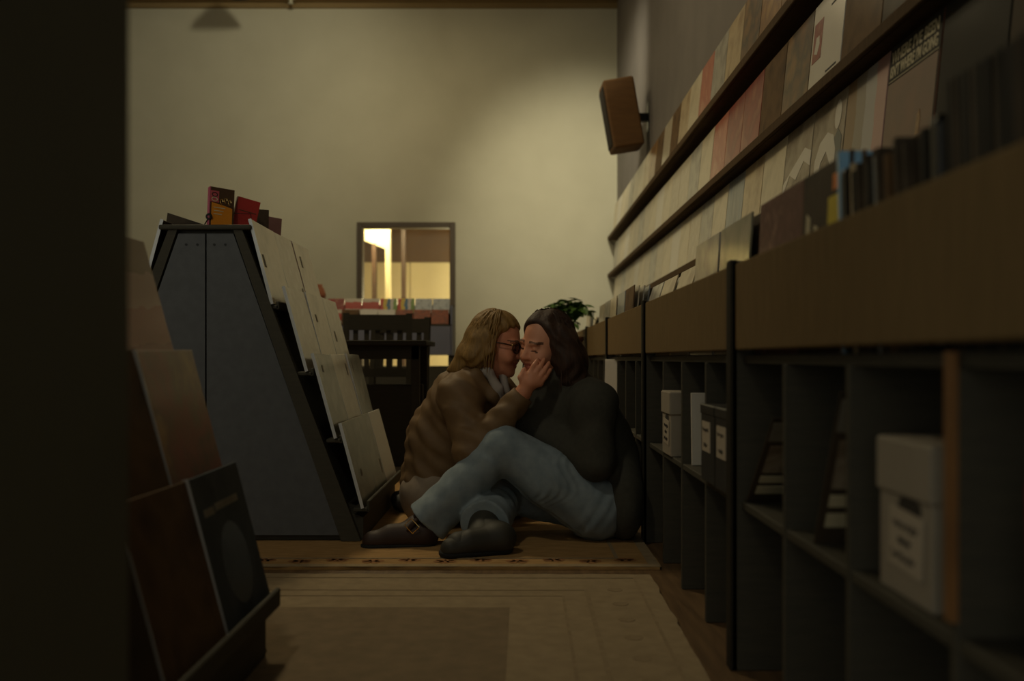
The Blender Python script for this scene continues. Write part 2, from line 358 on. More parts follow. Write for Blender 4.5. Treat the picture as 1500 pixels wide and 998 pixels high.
# ------------------------------------------------------------------ record bin units along the right wall
XF = .465; UL = 1.43; Y0 = .65
where = ['nearest the camera', 'second from the camera', 'third from the camera, behind the dark-haired person', 'fourth from the camera', 'farthest, by the green plant']
for u in range(5):
    ya = Y0+u*UL; yb = ya+UL
    t = thing('record_bin_unit', 'black wooden record bin unit, '+where[u], 'shelf unit', (XF, ya, 0), 0, 'record bin units along the wall')
    D = WX-XF-.01
    dy = [k*(UL-.02)/4+([0, .045, .03, .01, 0][k] if u == 0 else 0) for k in range(5)]
    for k in range(5):
        yy = dy[k]
        end = k in (0, 4)
        dv = obj('divider', box(-.006 if end else .012, D, yy-(.0 if end else -.001), yy+(.02 if end else .019), 0, .872 if end else .654, .002), 'black_wood', t)
        if end: obj('post', box(-.010, .006, yy, yy+.02, 0, .874, .002), 'chair_black', dv)
        if u == 0 and k == 1:
            obj('edge_band', box(.006, .013, yy, yy+.02, .378, .672), 'edge_wood', dv)
    obj('bin_front', box(0, .018, .02, UL-.02, .682, .866, .004, 2), 'brown_laminate', t)
    for k in range(4):
        obj('shelf', box(.014, D, dy[k]+.02, dy[k+1], .345, .362, .002), 'black_wood', t)
    obj('bin_floor', box(.018, D, .02, UL-.02, .655, .671), 'black_wood', t)
    obj('back_panel', box(D-.008, D, .02, UL-.02, .36, .672), 'black_wood', t)

# ------------------------------------------------------------------ record ledges on the wall
RZ = [(1.145, 1.184), (1.485, 1.522), (1.862, 1.900)]
rn = ['lowest', 'middle', 'highest']
for (a, b), n in zip(RZ, rn):
    t = thing('record_ledge', 'long brown wooden record ledge on the right wall, %s of three' % n, 'shelf', (.93, 0, a), 0, 'record ledges on the wall')
    obj('lip', box(0, .016, .9, YB-.02, 0, b-a, .003), 'rail_wood', t)
    obj('ledge_board', box(.016, .098, .9, YB-.02, 0, .016), 'rail_wood', t)

# shared sleeve mesh: width X, height Z, face towards -Y, origin at bottom centre
def sleeve_mesh(w, h, th):
    bm = box(-w/2, w/2, -th/2, th/2, 0, h, .0012); me = bpy.data.meshes.new('sleeve'); bm.to_mesh(me); bm.free(); me.materials.append(None); return me
LP = sleeve_mesh(.314, .314, .005)
LPT = sleeve_mesh(.314, .314, .011)
SGL = sleeve_mesh(.18, .18, .004)
def wordof(m): return COVERS[m][0]
row_cov = {
 0: {2:'cv_redface', 3:'cv_tallart', 4:'cv_pattern', 5:'cv_pattern', 6:'cv_cream', 7:'cv_sand', 8:'cv_bluegrey', 9:'cv_cream', 10:'cv_grey'},
 1: {3:'cv_brown', 4:'cv_white', 5:'cv_ochre', 6:'cv_brown', 7:'cv_red', 8:'cv_red', 9:'cv_salmon', 10:'cv_cream', 11:'cv_grey', 12:'cv_ivory'},
 2: {4:'cv_brown', 5:'cv_gold', 6:'cv_gold', 7:'cv_ochre', 8:'cv_sand', 9:'cv_grey', 10:'cv_salmon', 11:'cv_cream', 12:'cv_sand', 13:'cv_brown', 14:'cv_ivory', 15:'cv_brown', 16:'cv_gold', 17:'cv_sand'},
}
far_pool = ['cv_cream', 'cv_ivory', 'cv_grey', 'cv_ivory', 'cv_cream', 'cv_white']
first_y = {0: 2.387-2*.322, 1: 3.03-4*.322, 2: 3.03-4*.322}
WIB = None; WHITE = None; ARCH = None; BAND = None
for r in range(3):
    ys = []
    k = 0
    while True:
        yc = first_y[r]+k*.322
        if yc > YB-.2: break
        ys.append((k, yc)); k += 1
    tot = ys[-1][0]
    for k, yc in ys:
        if r > 0 and k < 2: continue
        m = row_cov[r].get(k) or (far_pool[(k*5+r*2) % 6] if k > 5 else ['cv_dark', 'cv_brown', 'cv_dark'][k % 3])
        if r == 0 and k == 1: m = 'cv_black'
        z = RZ[r][0]+.017
        o = inst(LP, 'record_sleeve', m, (.957, yc, z), (-.10, random.uniform(-.006, .006), -PI/2))
        lab = '%s record on the %s wall ledge, %s from the back wall' % (wordof(m), rn[r], ORD[tot-k+1])
        if r == 0 and k == 2: lab = 'dark record sleeve with two lines of pale title lettering on the lowest wall ledge'; WIB = o
        if r == 1 and k == 4: lab = 'white record sleeve with small red picture on the middle wall ledge'; WHITE = o
        if r == 0 and k == 4: ARCH = o; lab = 'record with pale arch and oval head on the lowest wall ledge'
        if r == 0 and k == 5: BAND = o
        tag(o, lab, 'record', 'records shown on the %s wall ledge' % rn[r])
# printed title and border of the lettered sleeve (local: x right, face -Y)
obj('title_band', box(-.157, .157, -.0034, -.0026, .218, .314), 'cv_black', WIB)
lettering('title_line', "WHERE I'VE BEEN", 'pale_print', WIB, (-.145, -.0036, .270), (PI/2, 0, 0), .042, .285, .0012)
lettering('title_line', "ISN'T WHERE I'M GOING", 'pale_print', WIB, (-.145, -.0036, .232), (PI/2, 0, 0), .042, .285, .0010)
obj('border_line', box(-.15, .15, -.0036, -.0026, .2215, .2235), 'pale_print', WIB)
obj('border_line', box(.149, .152, -.0036, -.0026, .0, .314), 'cv_black', WIB)
obj('figure_print', prism([(.055,.04),(.075,.04),(.078,.075),(.07,.10),(.058,.09)], 'Y', -.0034, -.0026), 'cv_gold', WIB)
obj('picture_print', box(-.14, -.05, -.0034, -.0026, .12, .25), 'cv_red', WHITE)
obj('face_print', prism([(-.12,.15),(-.09,.14),(-.07,.17),(-.08,.2),(-.11,.2)], 'Y', -.0038, -.003), 'cv_white', WHITE)
obj('arch_print', prism([(-.11,.0),(-.11,.14),(-.07,.19),(0,.21),(.06,.19),(.09,.14),(.09,.0),(.05,.0),(.05,.1),(0,.15),(-.05,.12),(-.07,.0)], 'Y', -.0036, -.0026), 'cv_white', ARCH)
bm = bmesh.new(); bmesh.ops.create_circle(bm, cap_ends=True, radius=1, segments=20)
for v in bm.verts: v.co = Vector((v.co.x*.03+.09, -.0036, v.co.y*.045+.245))
obj('head_print', bm, 'cv_white', ARCH); obj('collar_print', prism([(.06,.06),(.14,.06),(.14,.17),(.1,.2),(.06,.17)], 'Y', -.0034, -.0026), 'cv_slate', ARCH)
obj('hill_print', prism([(-.157,.08),(-.08,.15),(.0,.12),(.08,.17),(.157,.14),(.157,.19),(.08,.215),(-.05,.17),(-.157,.13)], 'Y', -.0034, -.0026), 'cv_white', BAND)
for z0 in (.26, .05): obj('text_line', box(.02, .12, -.0034, -.0026, z0, z0+.006), 'ink', WHITE)

# ------------------------------------------------------------------ records inside the bins
def bin_rec(m, x, y, lean, label, me=LP, dz=0, yaw=0.0, group='records in the bins'):
    o = inst(me, 'record_sleeve', m, (x, y, .673+dz), (lean, 0, -PI/2+yaw)); return tag(o, label, 'record', group)
unit_n = ['nearest bin', 'second bin from the camera', 'third bin from the camera', 'fourth bin from the camera', 'farthest bin']
pk = bin_rec('cv_pinkart', XF+.040, 1.885, -.04, 'dusty pink patterned record at the front of the nearest bin, beside the post')
for i in range(4):
    bin_rec(['cv_bluegrey', 'cv_navy', 'cv_bluegrey', 'cv_dark'][i], XF+.052+i*.011, 1.882-.004*i, -.05-.01*i, '%s record leaning %s behind the dusty pink one' % (wordof(['cv_bluegrey', 'cv_navy', 'cv_bluegrey', 'cv_dark'][i]), ORD[i+1]))
dk = bin_rec('cv_dark', XF+.040, 1.612, -.04, 'dark record with yellow and orange patch in the nearest bin')
dk.scale = (.78, 1, 1)
obj('yellow_patch', box(.03, .12, -.0036, -.0024, .185, .255), 'yellow_print', dk)
obj('orange_patch', box(.055, .085, -.0036, -.0024, .264, .290), 'orange_print', dk)
obj('pale_figure', prism([(-.13,.16),(-.09,.16),(-.095,.235),(-.12,.245)], 'Y', -.0036, -.0024), 'pale_print', dk)
obj('pale_figure', prism([(-.07,.16),(-.035,.16),(-.04,.215),(-.065,.22)], 'Y', -.0036, -.0024), 'pale_print', dk)
for i in range(3):
    bin_rec(['cv_brown', 'cv_dark', 'cv_grey'][i], XF+.056+i*.012, 1.612, -.05-.012*i, '%s record %s behind the yellow-patched one' % (wordof(['cv_brown', 'cv_dark', 'cv_grey'][i]), ORD[i+1])).scale = (.78, 1, 1)
# records standing edge-on next to them, spines towards the aisle
spine = [('cv_black', 1.462), ('cv_dark', 1.440), ('cv_sand', 1.422), ('cv_black', 1.404), ('cv_dark', 1.384), ('cv_dark', 1.366), ('cv_black', 1.348), ('cv_bluegrey', 1.328), ('cv_dark', 1.308), ('cv_brown', 1.288), ('cv_black', 1.264), ('cv_dark', 1.240), ('cv_dark', 1.212), ('cv_black', 1.180)]
bl = inst(LPT, 'record_sleeve', 'blue_plastic', (XF+.19, 1.480, .672), (-.07, 0, 0))
tag(bl, 'glossy pale blue record edge standing in the nearest bin', 'record', 'records standing edge-on in the nearest bin')
for i, (m, y) in enumerate(spine):
    o = inst(LPT, 'record_sleeve', m, (XF+.19+random.uniform(-.006,.006), y, .672), (-.07+random.uniform(-.03,.02), 0, random.uniform(-.02,.02))); o.scale = (1, 1, .86+.02*(i % 3))
    tag(o, '%s record edge-on in the nearest bin, %s from the pale blue one' % (wordof(m), ORD[i+1]), 'record', 'records standing edge-on in the nearest bin')
for i in range(28):
    o = inst(LPT, 'record_sleeve', ['cv_black', 'cv_dark', 'cv_black'][i % 3], (XF+.19, 1.10-i*.015, .672), (-.06+random.uniform(-.02,.02), 0, 0))
    tag(o, 'dark record edge-on at the shadowed right end of the nearest bin', 'record', 'shadowed records at the end of the nearest bin')
# divider clips between the edge-on records
for i, y in enumerate((1.4525, 1.135)):
    o = obj('divider_card', box(-.16, .16, -.002, .002, 0, .325, .01, 2), 'black_plastic', loc=(XF+.19, y, .672), rot=(-.06, 0, 0)); o.scale = (1, 1, .87)
    tag(o, ['black divider card right beside the pale blue record', 'black divider card before the shadowed records'][i], 'divider')
# other units: columns of records facing the aisle
cols2 = {1: [('cv_greenplastic', 4, .0), ('cv_grey', 4, -.045), ('cv_white', 3, -.07), ('cv_sand', 2, -.09)],
         2: [('cv_sand', 2, -.10), ('cv_grey', 2, -.11), ('cv_brown', 4, -.05), ('cv_bluegrey', 3, -.06)],
         3: [('cv_cream', 2, -.05), ('cv_grey', 3, -.06), ('cv_ivory', 2, -.05), ('cv_brown', 2, -.08)],
         4: [('cv_ivory', 2, -.07), ('cv_cream', 2, -.06), ('cv_sand', 2, -.07), ('cv_grey', 2, -.08)]}
for u, cl_ in cols2.items():
    for c, (m, n, dz) in enumerate(cl_):
        yc = Y0+u*UL+.02+.174+c*.347
        for i in range(n):
            mm = m if i == 0 else ['cv_grey', 'cv_brown', 'cv_ivory', 'cv_bluegrey', 'cv_dark'][(i*3+c+u) % 5]
            bin_rec(mm, XF+.035+i*.016, yc+random.uniform(-.006,.006), -.06-.02*i-(.25 if dz < -.06 else 0), '%s record in the %s, %s column, %s from the front' % (wordof(mm), unit_n[u], ORD[c+1], ORD[i+1]), dz=0)
# crumpled clear bag on the front record of the second bin
# ------------------------------------------------------------------ things in the cubby holes
SH = .362
def scribble(parent, x0, x1, z, amp, y, n=26, seed=1, ax='X'):
    rnd = random.Random(seed); pts = []
    for i in range(n):
        pts.append((x0+(x1-x0)*i/(n-1), y, z+amp*math.sin(i*1.9+rnd.random()*1.5)*rnd.uniform(.5,1)))
    obj('handwriting', tube(pts, .0009, 4), 'ink', parent)
def singles_box(loc, rotz, label, note=True, w=.175, d_=.2, h=.20):
    t = thing('storage_box', label, 'box', loc, rotz, 'white storage boxes in the cubby holes')
    obj('body', box(-w/2+.004, w/2-.004, .004, d_-.004, 0, h-.01, .003), 'white_card', t)
    obj('lid', box(-w/2, w/2, 0, d_, h*.64, h, .004), 'white_card', t)
    bm = bmesh.new(); bmesh.ops.create_circle(bm, cap_ends=True, radius=1, segments=20)
    for v in bm.verts: v.co = Vector((v.co.x*.036+.016, .0034, v.co.y*.017+h*.58))
    obj('hand_hole', bm, 'ink', t)
    obj('top_mark', box(-.02, .05, .05, .1, h, h+.001), 'book_brown', t)
    if note:
        nt_ = obj('note', box(-.05, .055, .0015, .0030, h*.18, h*.56), 'white_paper', t)
        nt_.rotation_euler = (0, .06, 0)
        for i, (a, b, z) in enumerate([(-.038, .04, .46), (-.02, .02, .36), (-.04, .035, .26)]): scribble(nt_, a, b, h*z, .007, .0012, 22, i+3)
    return t
singles_box((XF+.020, 1.220, SH), -PI/2, 'large white lidded storage box with handwritten note in the nearest unit')
singles_box((XF+.004, 3.05, SH), -PI/2, 'white lidded storage box beside the seated person, in the second unit')
def leaner(loc, up, w, h, label, m1):
    """a magazine leaning on a divider: bottom edge along +X, face looking down towards the camera"""
    t = thing('magazine', label, 'magazine', loc)
    a = math.atan2(-up[1], up[2])
    ob = obj('pages', box(0, w, 0, .004, 0, h, .001), m1, t, rot=(a, 0, 0))
    obj('text_block', box(.012, .10, -.0015, .0, .035, .062), 'pale_print', ob)
    obj('text_block', box(.012, .12, -.0015, .0, .075, .098), 'pale_print', ob)
    obj('picture_print', box(.012, .14, -.0013, .0, .11, .20), 'cv_pattern', ob)
    obj('top_strip', box(.004, w-.004, -.0013, .0, .215, h-.012), 'grey_print', ob)
    return t
leaner((XF+.018, 2.035, SH), (0, -.70, .62), .22, .285, 'dark magazine with white lettering leaning in the first cubby past the post', 'cv_dark')
leaner((XF+.020, 1.580, SH), (0, -.42, .80), .22, .285, 'dark magazine with orange edge leaning in the cubby left of the large white box', 'cv_dark')
o = inst(SGL, 'record_sleeve', 'cv_white', (XF+.12, 2.735, SH), (-.06, 0, 0)); tag(o, 'white record single standing in the second unit cubby right of the white box', 'record')
o.scale = (1, 2.5, 1.14)
for i, yy in enumerate((2.355, 2.180)):
    t = thing('file_box', 'black file box with white paper label, %s of the pair in the second unit' % ['left', 'right'][i], 'box', (XF-.002, yy, SH), -PI/2, 'black file boxes')
    obj('body', box(-.082, .082, .002, .24, 0, .185, .003), 'black_plastic', t)
    obj('lid', box(-.084, .084, 0, .242, .165, .19, .003), 'black_plastic', t)
    lb = obj('label', box(-.06, .035, .0, .0018, .075, .148), 'white_paper', t)
    scribble(lb, -.05, .02, .128, .006, -.0004, 16, i+8); scribble(lb, -.04, .01, .092, .007, -.0004, 12, i+11)
o = inst(LP, 'record_sleeve', 'cv_white', (XF+.03, 4.72, SH), (-.03, 0, -PI/2+.9)); o.scale = (.5, 1, .95); tag(o, 'white sleeve end standing in the third unit behind the dark-haired person', 'record')
o = inst(SGL, 'record_sleeve', 'red_cloth', (XF+.13, .95, SH), (-.05, 0, 0)); tag(o, 'dark red record single in the near right cubby', 'record')
obj('pale_print', box(-.07, -.03, -.003, -.002, .0, .06), 'grey_print', o)

# ------------------------------------------------------------------ speaker on the right wall
sp = thing('wall_speaker', 'brown wooden loudspeaker tilted down from the right wall', 'speaker', (.865, 7.55, 2.29))
cab = bmesh.new(); bx(cab, -.12, .12, -.14, .14, 0, .53, .018, 3)
M = Matrix.Rotation(-.17, 4, 'Y') @ Matrix.Rotation(.03, 4, 'Z'); bmesh.ops.transform(cab, matrix=M, verts=cab.verts)
co = obj('cabinet', cab, 'speaker_wood', sp)
gr = box(-.128, -.116, -.115, .115, .03, .49, .006); bmesh.ops.transform(gr, matrix=M, verts=gr.verts); obj('grille', gr, 'speaker_cloth', sp)
obj('bracket', box(.05, WX-.862, -.03, .03, .22, .28, .004), 'black_metal', sp)
obj('bracket_plate', box(WX-.872, WX-.861, -.06, .06, .15, .36, .002), 'black_metal', sp)

# ------------------------------------------------------------------ A-frame record racks
TT = [(-.954, 1.165), (-.830, .926), (-.727, .685), (-.630, .438)]   # top edge of each tier on the aisle side (X, Z)
LEAN = .262
CX = -1.11
def rack(y0, label, covers, lname):
    ln = .97
    t = thing('record_rack', label, 'rack', (CX, y0, .0118), 0, 'A-frame record racks')
    prof = [(-.56, 0), (.56, 0), (.56, .08), (.48, .11), (.11, 1.112), (-.11, 1.112), (-.48, .11), (-.56, .08)]
    obj('core', prism(prof, 'Y', .03, ln-.03), 'black_wood', t)
    for s, ya in ((0, .0), (1, ln-.03)):
        for h in (-1, 1):
            q = [(h*.003, .02), (h*.478, .02), (h*.098, 1.10), (h*.003, 1.10)]
            if h < 0: q = q[::-1]
            pn = obj('end_panel', prism(q, 'Y', ya+.008, ya+.03), 'black_laminate', t)
            for sx in (.03, .07):
                bm = lathe([(.001,0),(.0045,0),(.0045,.002),(.001,.002)], 8)
                obj('screw', bm, 'black_metal', pn, loc=(h*sx, ya+.008 if s == 0 else ya+.03, 1.06), rot=(PI/2, 0, 0))
        for h in (-1, 1):
            q = [(h*.485, .0), (h*.555, .0), (h*.132, 1.112), (h*.100, 1.112)]
            if h < 0: q = q[::-1]
            obj('side_frame', prism(q, 'Y', ya, ya+.03), 'black_wood', t)
    obj('top_board', box(-.165, .165, -.008, ln+.008, 1.112, 1.130, .006, 2), 'black_wood', t)
    for h in (-1, 1):
        for i, (x, z) in enumerate(TT):
            bxz = x-CX+.314*math.sin(LEAN); zb = z-.314*math.cos(LEAN)-.0118
            tr_ = box(min(h*(bxz-.035), h*(bxz+.022)), max(h*(bxz-.035), h*(bxz+.022)), .012, ln, zb-.02, zb-.006, .003)
            tray = obj('tray', tr_, 'black_wood', t)
            obj('tray_lip', box(min(h*(bxz+.012), h*(bxz+.024)), max(h*(bxz+.012), h*(bxz+.024)), .012, ln, zb-.022, zb+.02 if i == 3 else zb+.008, .003), 'black_wood', tray)
    tier = ['top', 'second', 'third', 'lowest']
    for i, (x, z) in enumerate(TT):
        for c in range(3):
            m = covers[i][c]
            if m is None: continue
            yc = y0+.162+c*.322
            xb = x+.314*math.sin(LEAN); zb = z-.314*math.cos(LEAN)-.005
            rz = random.uniform(-.012, .012)
            o = inst(LPT, 'record_sleeve', m, (xb, yc, zb), (-LEAN+random.uniform(-.01,.01), rz, PI/2))
            tag(o, '%s record, %s tier of the %s rack, %s from its near end' % (wordof(m), tier[i], lname, ORD[c+1]), 'record', 'records on the aisle side of the %s rack' % lname)
            if m in ('cv_cream', 'cv_ivory', 'cv_greenplastic') and random.random() < .7:
                qx = random.uniform(-.13, .13); qz = random.uniform(.03, .25); obj('print', box(qx-.012, qx+.012, -.0066, -.0052, qz, qz+random.uniform(.02, .06)), 'grey_print', o)
                obj('print', box(.148, .1566, -.0066, -.0052, .0, .314), 'book_mauve', o) if c == 1 and i < 1 else None
            sl = obj('outer_sleeve', box(-.1585, -.1565, -.0058, .0058, .0, .316), 'clear_plastic', o)
    # far side of the rack
    for i, (x, z) in enumerate(TT[:1]):
        for c in range(3):
            o = inst(LPT, 'record_sleeve', ['cv_dark', 'cv_navy', 'cv_brown'][c], (2*CX-x-.314*math.sin(LEAN), y0+.162+c*.322, z-.314*math.cos(LEAN)-.005), (-LEAN, 0, -PI/2))
            tag(o, '%s record on the hidden left side of the %s rack, top tier' % (wordof(['cv_dark', 'cv_navy', 'cv_brown'][c]), lname), 'record', 'records on the left side of the %s rack' % lname)
            obj('outer_sleeve', box(.1565, .1585, -.0058, .0058, .0, .316), 'clear_plastic', o)
    return t
rack(3.46, 'black A-frame record rack behind, with books on its top', [['cv_cream', 'cv_ivory', 'cv_cream'], ['cv_ivory', 'cv_cream', 'cv_ivory'], ['cv_greenplastic', 'cv_ivory', 'cv_greenplastic'], ['cv_greenplastic', 'cv_greenplastic', 'cv_white']], 'far')
rack(1.19, 'black A-frame record rack nearest the camera, half hidden by the pillar', [['cv_brown', 'cv_sand', 'cv_sand'], ['cv_brown', 'cv_red', 'cv_redwhite'], ['cv_brown', 'cv_brown', 'cv_portrait'], ['cv_dark', 'cv_brown', 'cv_navy']], 'near')
for o in list(bpy.data.objects):
    if o.get('label') == 'dark blue record, lowest tier of the near rack, third from its near end':
        obj('title_print', box(-.05, .10, -.0068, -.0052, .235, .250), 'grey_print', o)
        obj('title_print', box(-.12, -.06, -.0068, -.0052, .232, .247), 'grey_print', o)
        bm = bmesh.new(); bmesh.ops.create_circle(bm, cap_ends=True, radius=.085, segments=32, matrix=Matrix.Translation((0, -.0058, .12)) @ Matrix.Rotation(PI/2, 4, 'X'))
        obj('disc_print', bm, 'cv_slate', o)

# ------------------------------------------------------------------ books on the far rack
TZ = 1.130
def book(label, loc, w, h, th, m, rot, pages='white_paper', spine_m=None):
    t = thing('book', label, 'book', loc); t.rotation_euler = rot
    obj('front_cover', box(-w/2, w/2, -th/2, -th/2+.0025, 0, h), m, t)
    obj('back_cover', box(-w/2, w/2, th/2-.0025, th/2, 0, h), m, t)
    obj('spine', box(-w/2-.001, -w/2+.003, -th/2, th/2, 0, h), spine_m or m, t)
    obj('pages', box(-w/2+.003, w/2-.004, -th/2+.0025, th/2-.0025, .003, h-.003), pages, t)
    return t
b1 = book('tall dark book with orange panel and pink spine on the far rack', (-1.078, 3.53, TZ), .09, .156, .022, 'book_brown', (-.10, 0.07, .62), 'book_pink', 'book_pink')
obj('cover_panel', prism([(-.038,.012),(.038,.006),(.038,.084),(.012,.09),(-.038,.098)], 'Y', -.0126, -.0105), 'book_orange', b1)
obj('cover_label', box(-.044, -.012, -.0126, -.0105, .100, .142), 'pink_label', b1)
for k in range(2):
    bm = bmesh.new(); tube([(.010*math.cos(a*PI/6)-.028, -.0128, .110+.018*k+.007*math.sin(a*PI/6)) for a in range(13)], .0017, 5, bm); obj('letter', bm, 'ink' if k else 'pale_print', b1)
for k in range(3):
    bm = bmesh.new(); tube([(-.002+.015*k+.005*math.cos(a*PI/6), -.0128, .105+.006*(k % 2)+.009*math.sin(a*PI/6)) for a in range(11)], .0013, 5, bm); obj('letter', bm, 'gold', b1)
for k in range(3): obj('text_line', box(-.03, .0+.006*k, -.0134, -.0115, .055+.012*k, .058+.012*k), 'pale_print', b1)
b2 = book('red book leaning on a wire stand on the far rack', (-1.02, 3.60, TZ), .085, .130, .020, 'book_red', (-.06, .22, .45), 'white_paper', 'white_paper')
obj('cover_line', box(-.03, .035, -.0110, -.0095, .080, .083), 'book_brown', b2)
st = thing('book_stand', 'black wire book stand in front of the red book', 'stand', (-1.015, 3.57, TZ))
obj('wire', tube([(-.03,-.0,.002),(-.032,.0,.07),(.035,.012,.068),(.04,.012,.002),(.04,-.05,.002),(.04,-.055,.012)], .0018, 6), 'black_metal', st)
obj('wire', tube([(-.03,0,.002),(-.03,-.05,.002),(-.03,-.055,.014)], .0018, 6), 'black_metal', st)
for xx in (-.03, .04):
    bm = bmesh.new(); bmesh.ops.create_uvsphere(bm, u_segments=10, v_segments=6, radius=.0045, matrix=Matrix.Translation((xx, -.055, .015))); obj('ball_end', bm, 'gold', st, True)
b3 = book('small dark brown book behind the red one', (-1.005, 3.80, TZ), .065, .12, .015, 'cv_dark', (-.12, .03, .35))
b4 = book('small mauve book at the edge of the far rack top', (-1.0, 3.95, TZ), .075, .115, .012, 'book_mauve', (-.2, .12, .5))
hd = thing('spring_clip', 'small black wire clip with round end on the far rack', 'clip', (-1.125, 3.50, TZ))
obj('stem', tube([(-.01,0,.0),(.012,0,.038)], .0022, 6), 'black_metal', hd)
obj('ring', tube([(.016+.009*math.cos(a*PI/8), 0, .047+.009*math.sin(a*PI/8)) for a in range(17)], .0035, 6), 'black_metal', hd)
wd = obj('record_sleeve', prism([(-.055,0),(.17,0),(-.045,.07)], 'Y', 0, .012), 'cv_dark', loc=(-1.235, 3.56, TZ)); tag(wd, 'dark sleeve lying tilted on the left of the far rack top', 'record')

# ------------------------------------------------------------------ table, chairs, back display
tb = thing('table', 'black wooden table behind the couple', 'table', (-.78, 5.45, 0))
obj('tabletop', box(-.35, .30, -.28, .30, .735, .762, .004), 'chair_black', tb)
obj('apron', box(-.31, .26, -.24, -.22, .66, .735), 'chair_black', tb); obj('apron', box(-.31, .26, .24, .26, .66, .735), 'chair_black', tb)
for sx in (-.31, .215):
    for sy in (-.24, .215): obj('leg', box(sx, sx+.045, sy, sy+.045, 0, .735, .003), 'chair_black', tb)
obj('base_panel', box(-.31, .26, -.05, .0, .06, .52, .004), 'chair_black', tb)
def chair(loc, rz, label):
    t = thing('chair', label, 'chair', loc, rz, 'slat-back chairs at the table')
    obj('seat', box(-.21, .21, -.21, .21, .43, .465, .012, 2), 'chair_black', t)
    for sx in (-1, 1):
        obj('leg', box(sx*.19-.02, sx*.19+.02, -.21, -.17, 0, .44, .004), 'chair_black', t)
        bm = prism([(.17,0),(.21,0),(.215,.45),(.265,.955),(.232,.955),(.175,.45)], 'X', sx*.2-.02, sx*.2+.02); obj('leg', bm, 'chair_black', t)
    bm = prism([(.223,.845),(.253,.845),(.262,.945),(.232,.945)], 'X', -.2, .2); obj('top_rail', bm, 'chair_black', t)
    bm = prism([(.195,.545),(.225,.545),(.228,.60),(.198,.60)], 'X', -.2, .2); obj('lower_rail', bm, 'chair_black', t)
    for k in range(5):
        xx = -.14+.07*k
        bm = prism([(.205,.60),(.22,.60),(.247,.85),(.232,.85)], 'X', xx-.016, xx+.016); obj('slat', bm, 'chair_black', t)
    for sx in (-1, 1): obj('stretcher', box(sx*.19-.01, sx*.19+.01, -.19, .19, .18, .21), 'chair_black', t)
    obj('stretcher', box(-.19, .19, .18, .2, .2, .23), 'chair_black', t)
    return t
chair((-.86, 5.99, 0), .12, 'black slat-back chair at the table, left of the two')
chair((-.88, 6.66, 0), -.25, 'black slat-back chair behind the table, right of the two')
dr = thing('display_rack', 'blue-grey display rack of small bright covers in front of the glass door', 'rack', (-1.05, 8.0, 0))
obj('front_panel', box(-.55, .52, -.02, .0, .69, .93, .004), 'blue_grey', dr)
obj('ledge', box(-.55, .52, -.02, .10, .93, .945), 'black_wood', dr)
obj('back_board', box(-.55, .52, .28, .30, .93, 1.12), 'black_wood', dr)
obj('ledge', box(-.55, .52, .12, .28, 1.03, 1.045), 'black_wood', dr)
obj('side_panel', box(-.555, -.54, -.02, .30, .69, 1.10), 'blue_grey', dr); obj('side_panel', box(.51, .525, -.02, .30, .69, 1.10), 'blue_grey', dr)
for sx in (-.54, .49):
    for sy in (0, .26): obj('leg', box(sx, sx+.03, sy, sy+.03, 0, .69), 'black_wood', dr)
obj('base_cabinet', box(-.54, .52, .02, .30, .05, .60, .004), 'black_wood', dr)
CASE = sleeve_mesh(.142, .125, .012)
fr = ['cv_redstrip', 'cv_redstrip', 'cv_colour', 'cv_white', 'cv_silver', 'cv_silver', 'cv_silver']
bk = ['cv_red', 'cv_redstrip', 'cv_redstrip', 'cv_colour', 'cv_colour', 'cv_silver', 'cv_silver']
for i in range(7):
    x = -1.05-.47+i*.148
    o = inst(CASE, 'disc_case', ['cv_redstrip', 'cv_brown', 'cv_white', 'cv_white', 'cv_orange', 'cv_orange', 'cv_orange'][i], (x, 8.03, .947), (-.25, 0, 0))
    tag(o, '%s disc case, front row of the display rack, %s from left' % (['red and white', 'brown', 'white', 'white', 'orange-brown', 'orange-brown', 'orange-brown'][i], ORD[i+1]), 'disc case', 'disc cases on the display rack')
    o = inst(CASE, 'disc_case', bk[i], (x, 8.17, 1.047), (-.25, 0, 0))
    tag(o, '%s disc case, back row of the display rack, %s from left' % (wordof(bk[i]), ORD[i+1]), 'disc case', 'disc cases on the display rack')
# brown pot-like finial seen past the far rack
fn = thing('vase', 'small round brown vase on the display rack, past the record rack', 'vase', (-1.66, 8.15, .1405))
obj('end_shelf', box(-.69, -.556, .0, .30, 1.12, 1.14), 'black_wood', dr)
obj('end_leg', box(-.69, -.67, .14, .16, 0, 1.12), 'black_wood', dr)
obj('body', lathe([(.03,1.0),(.055,1.02),(.062,1.06),(.045,1.11),(.03,1.13),(.034,1.145)], 20), 'terracotta', fn, True)

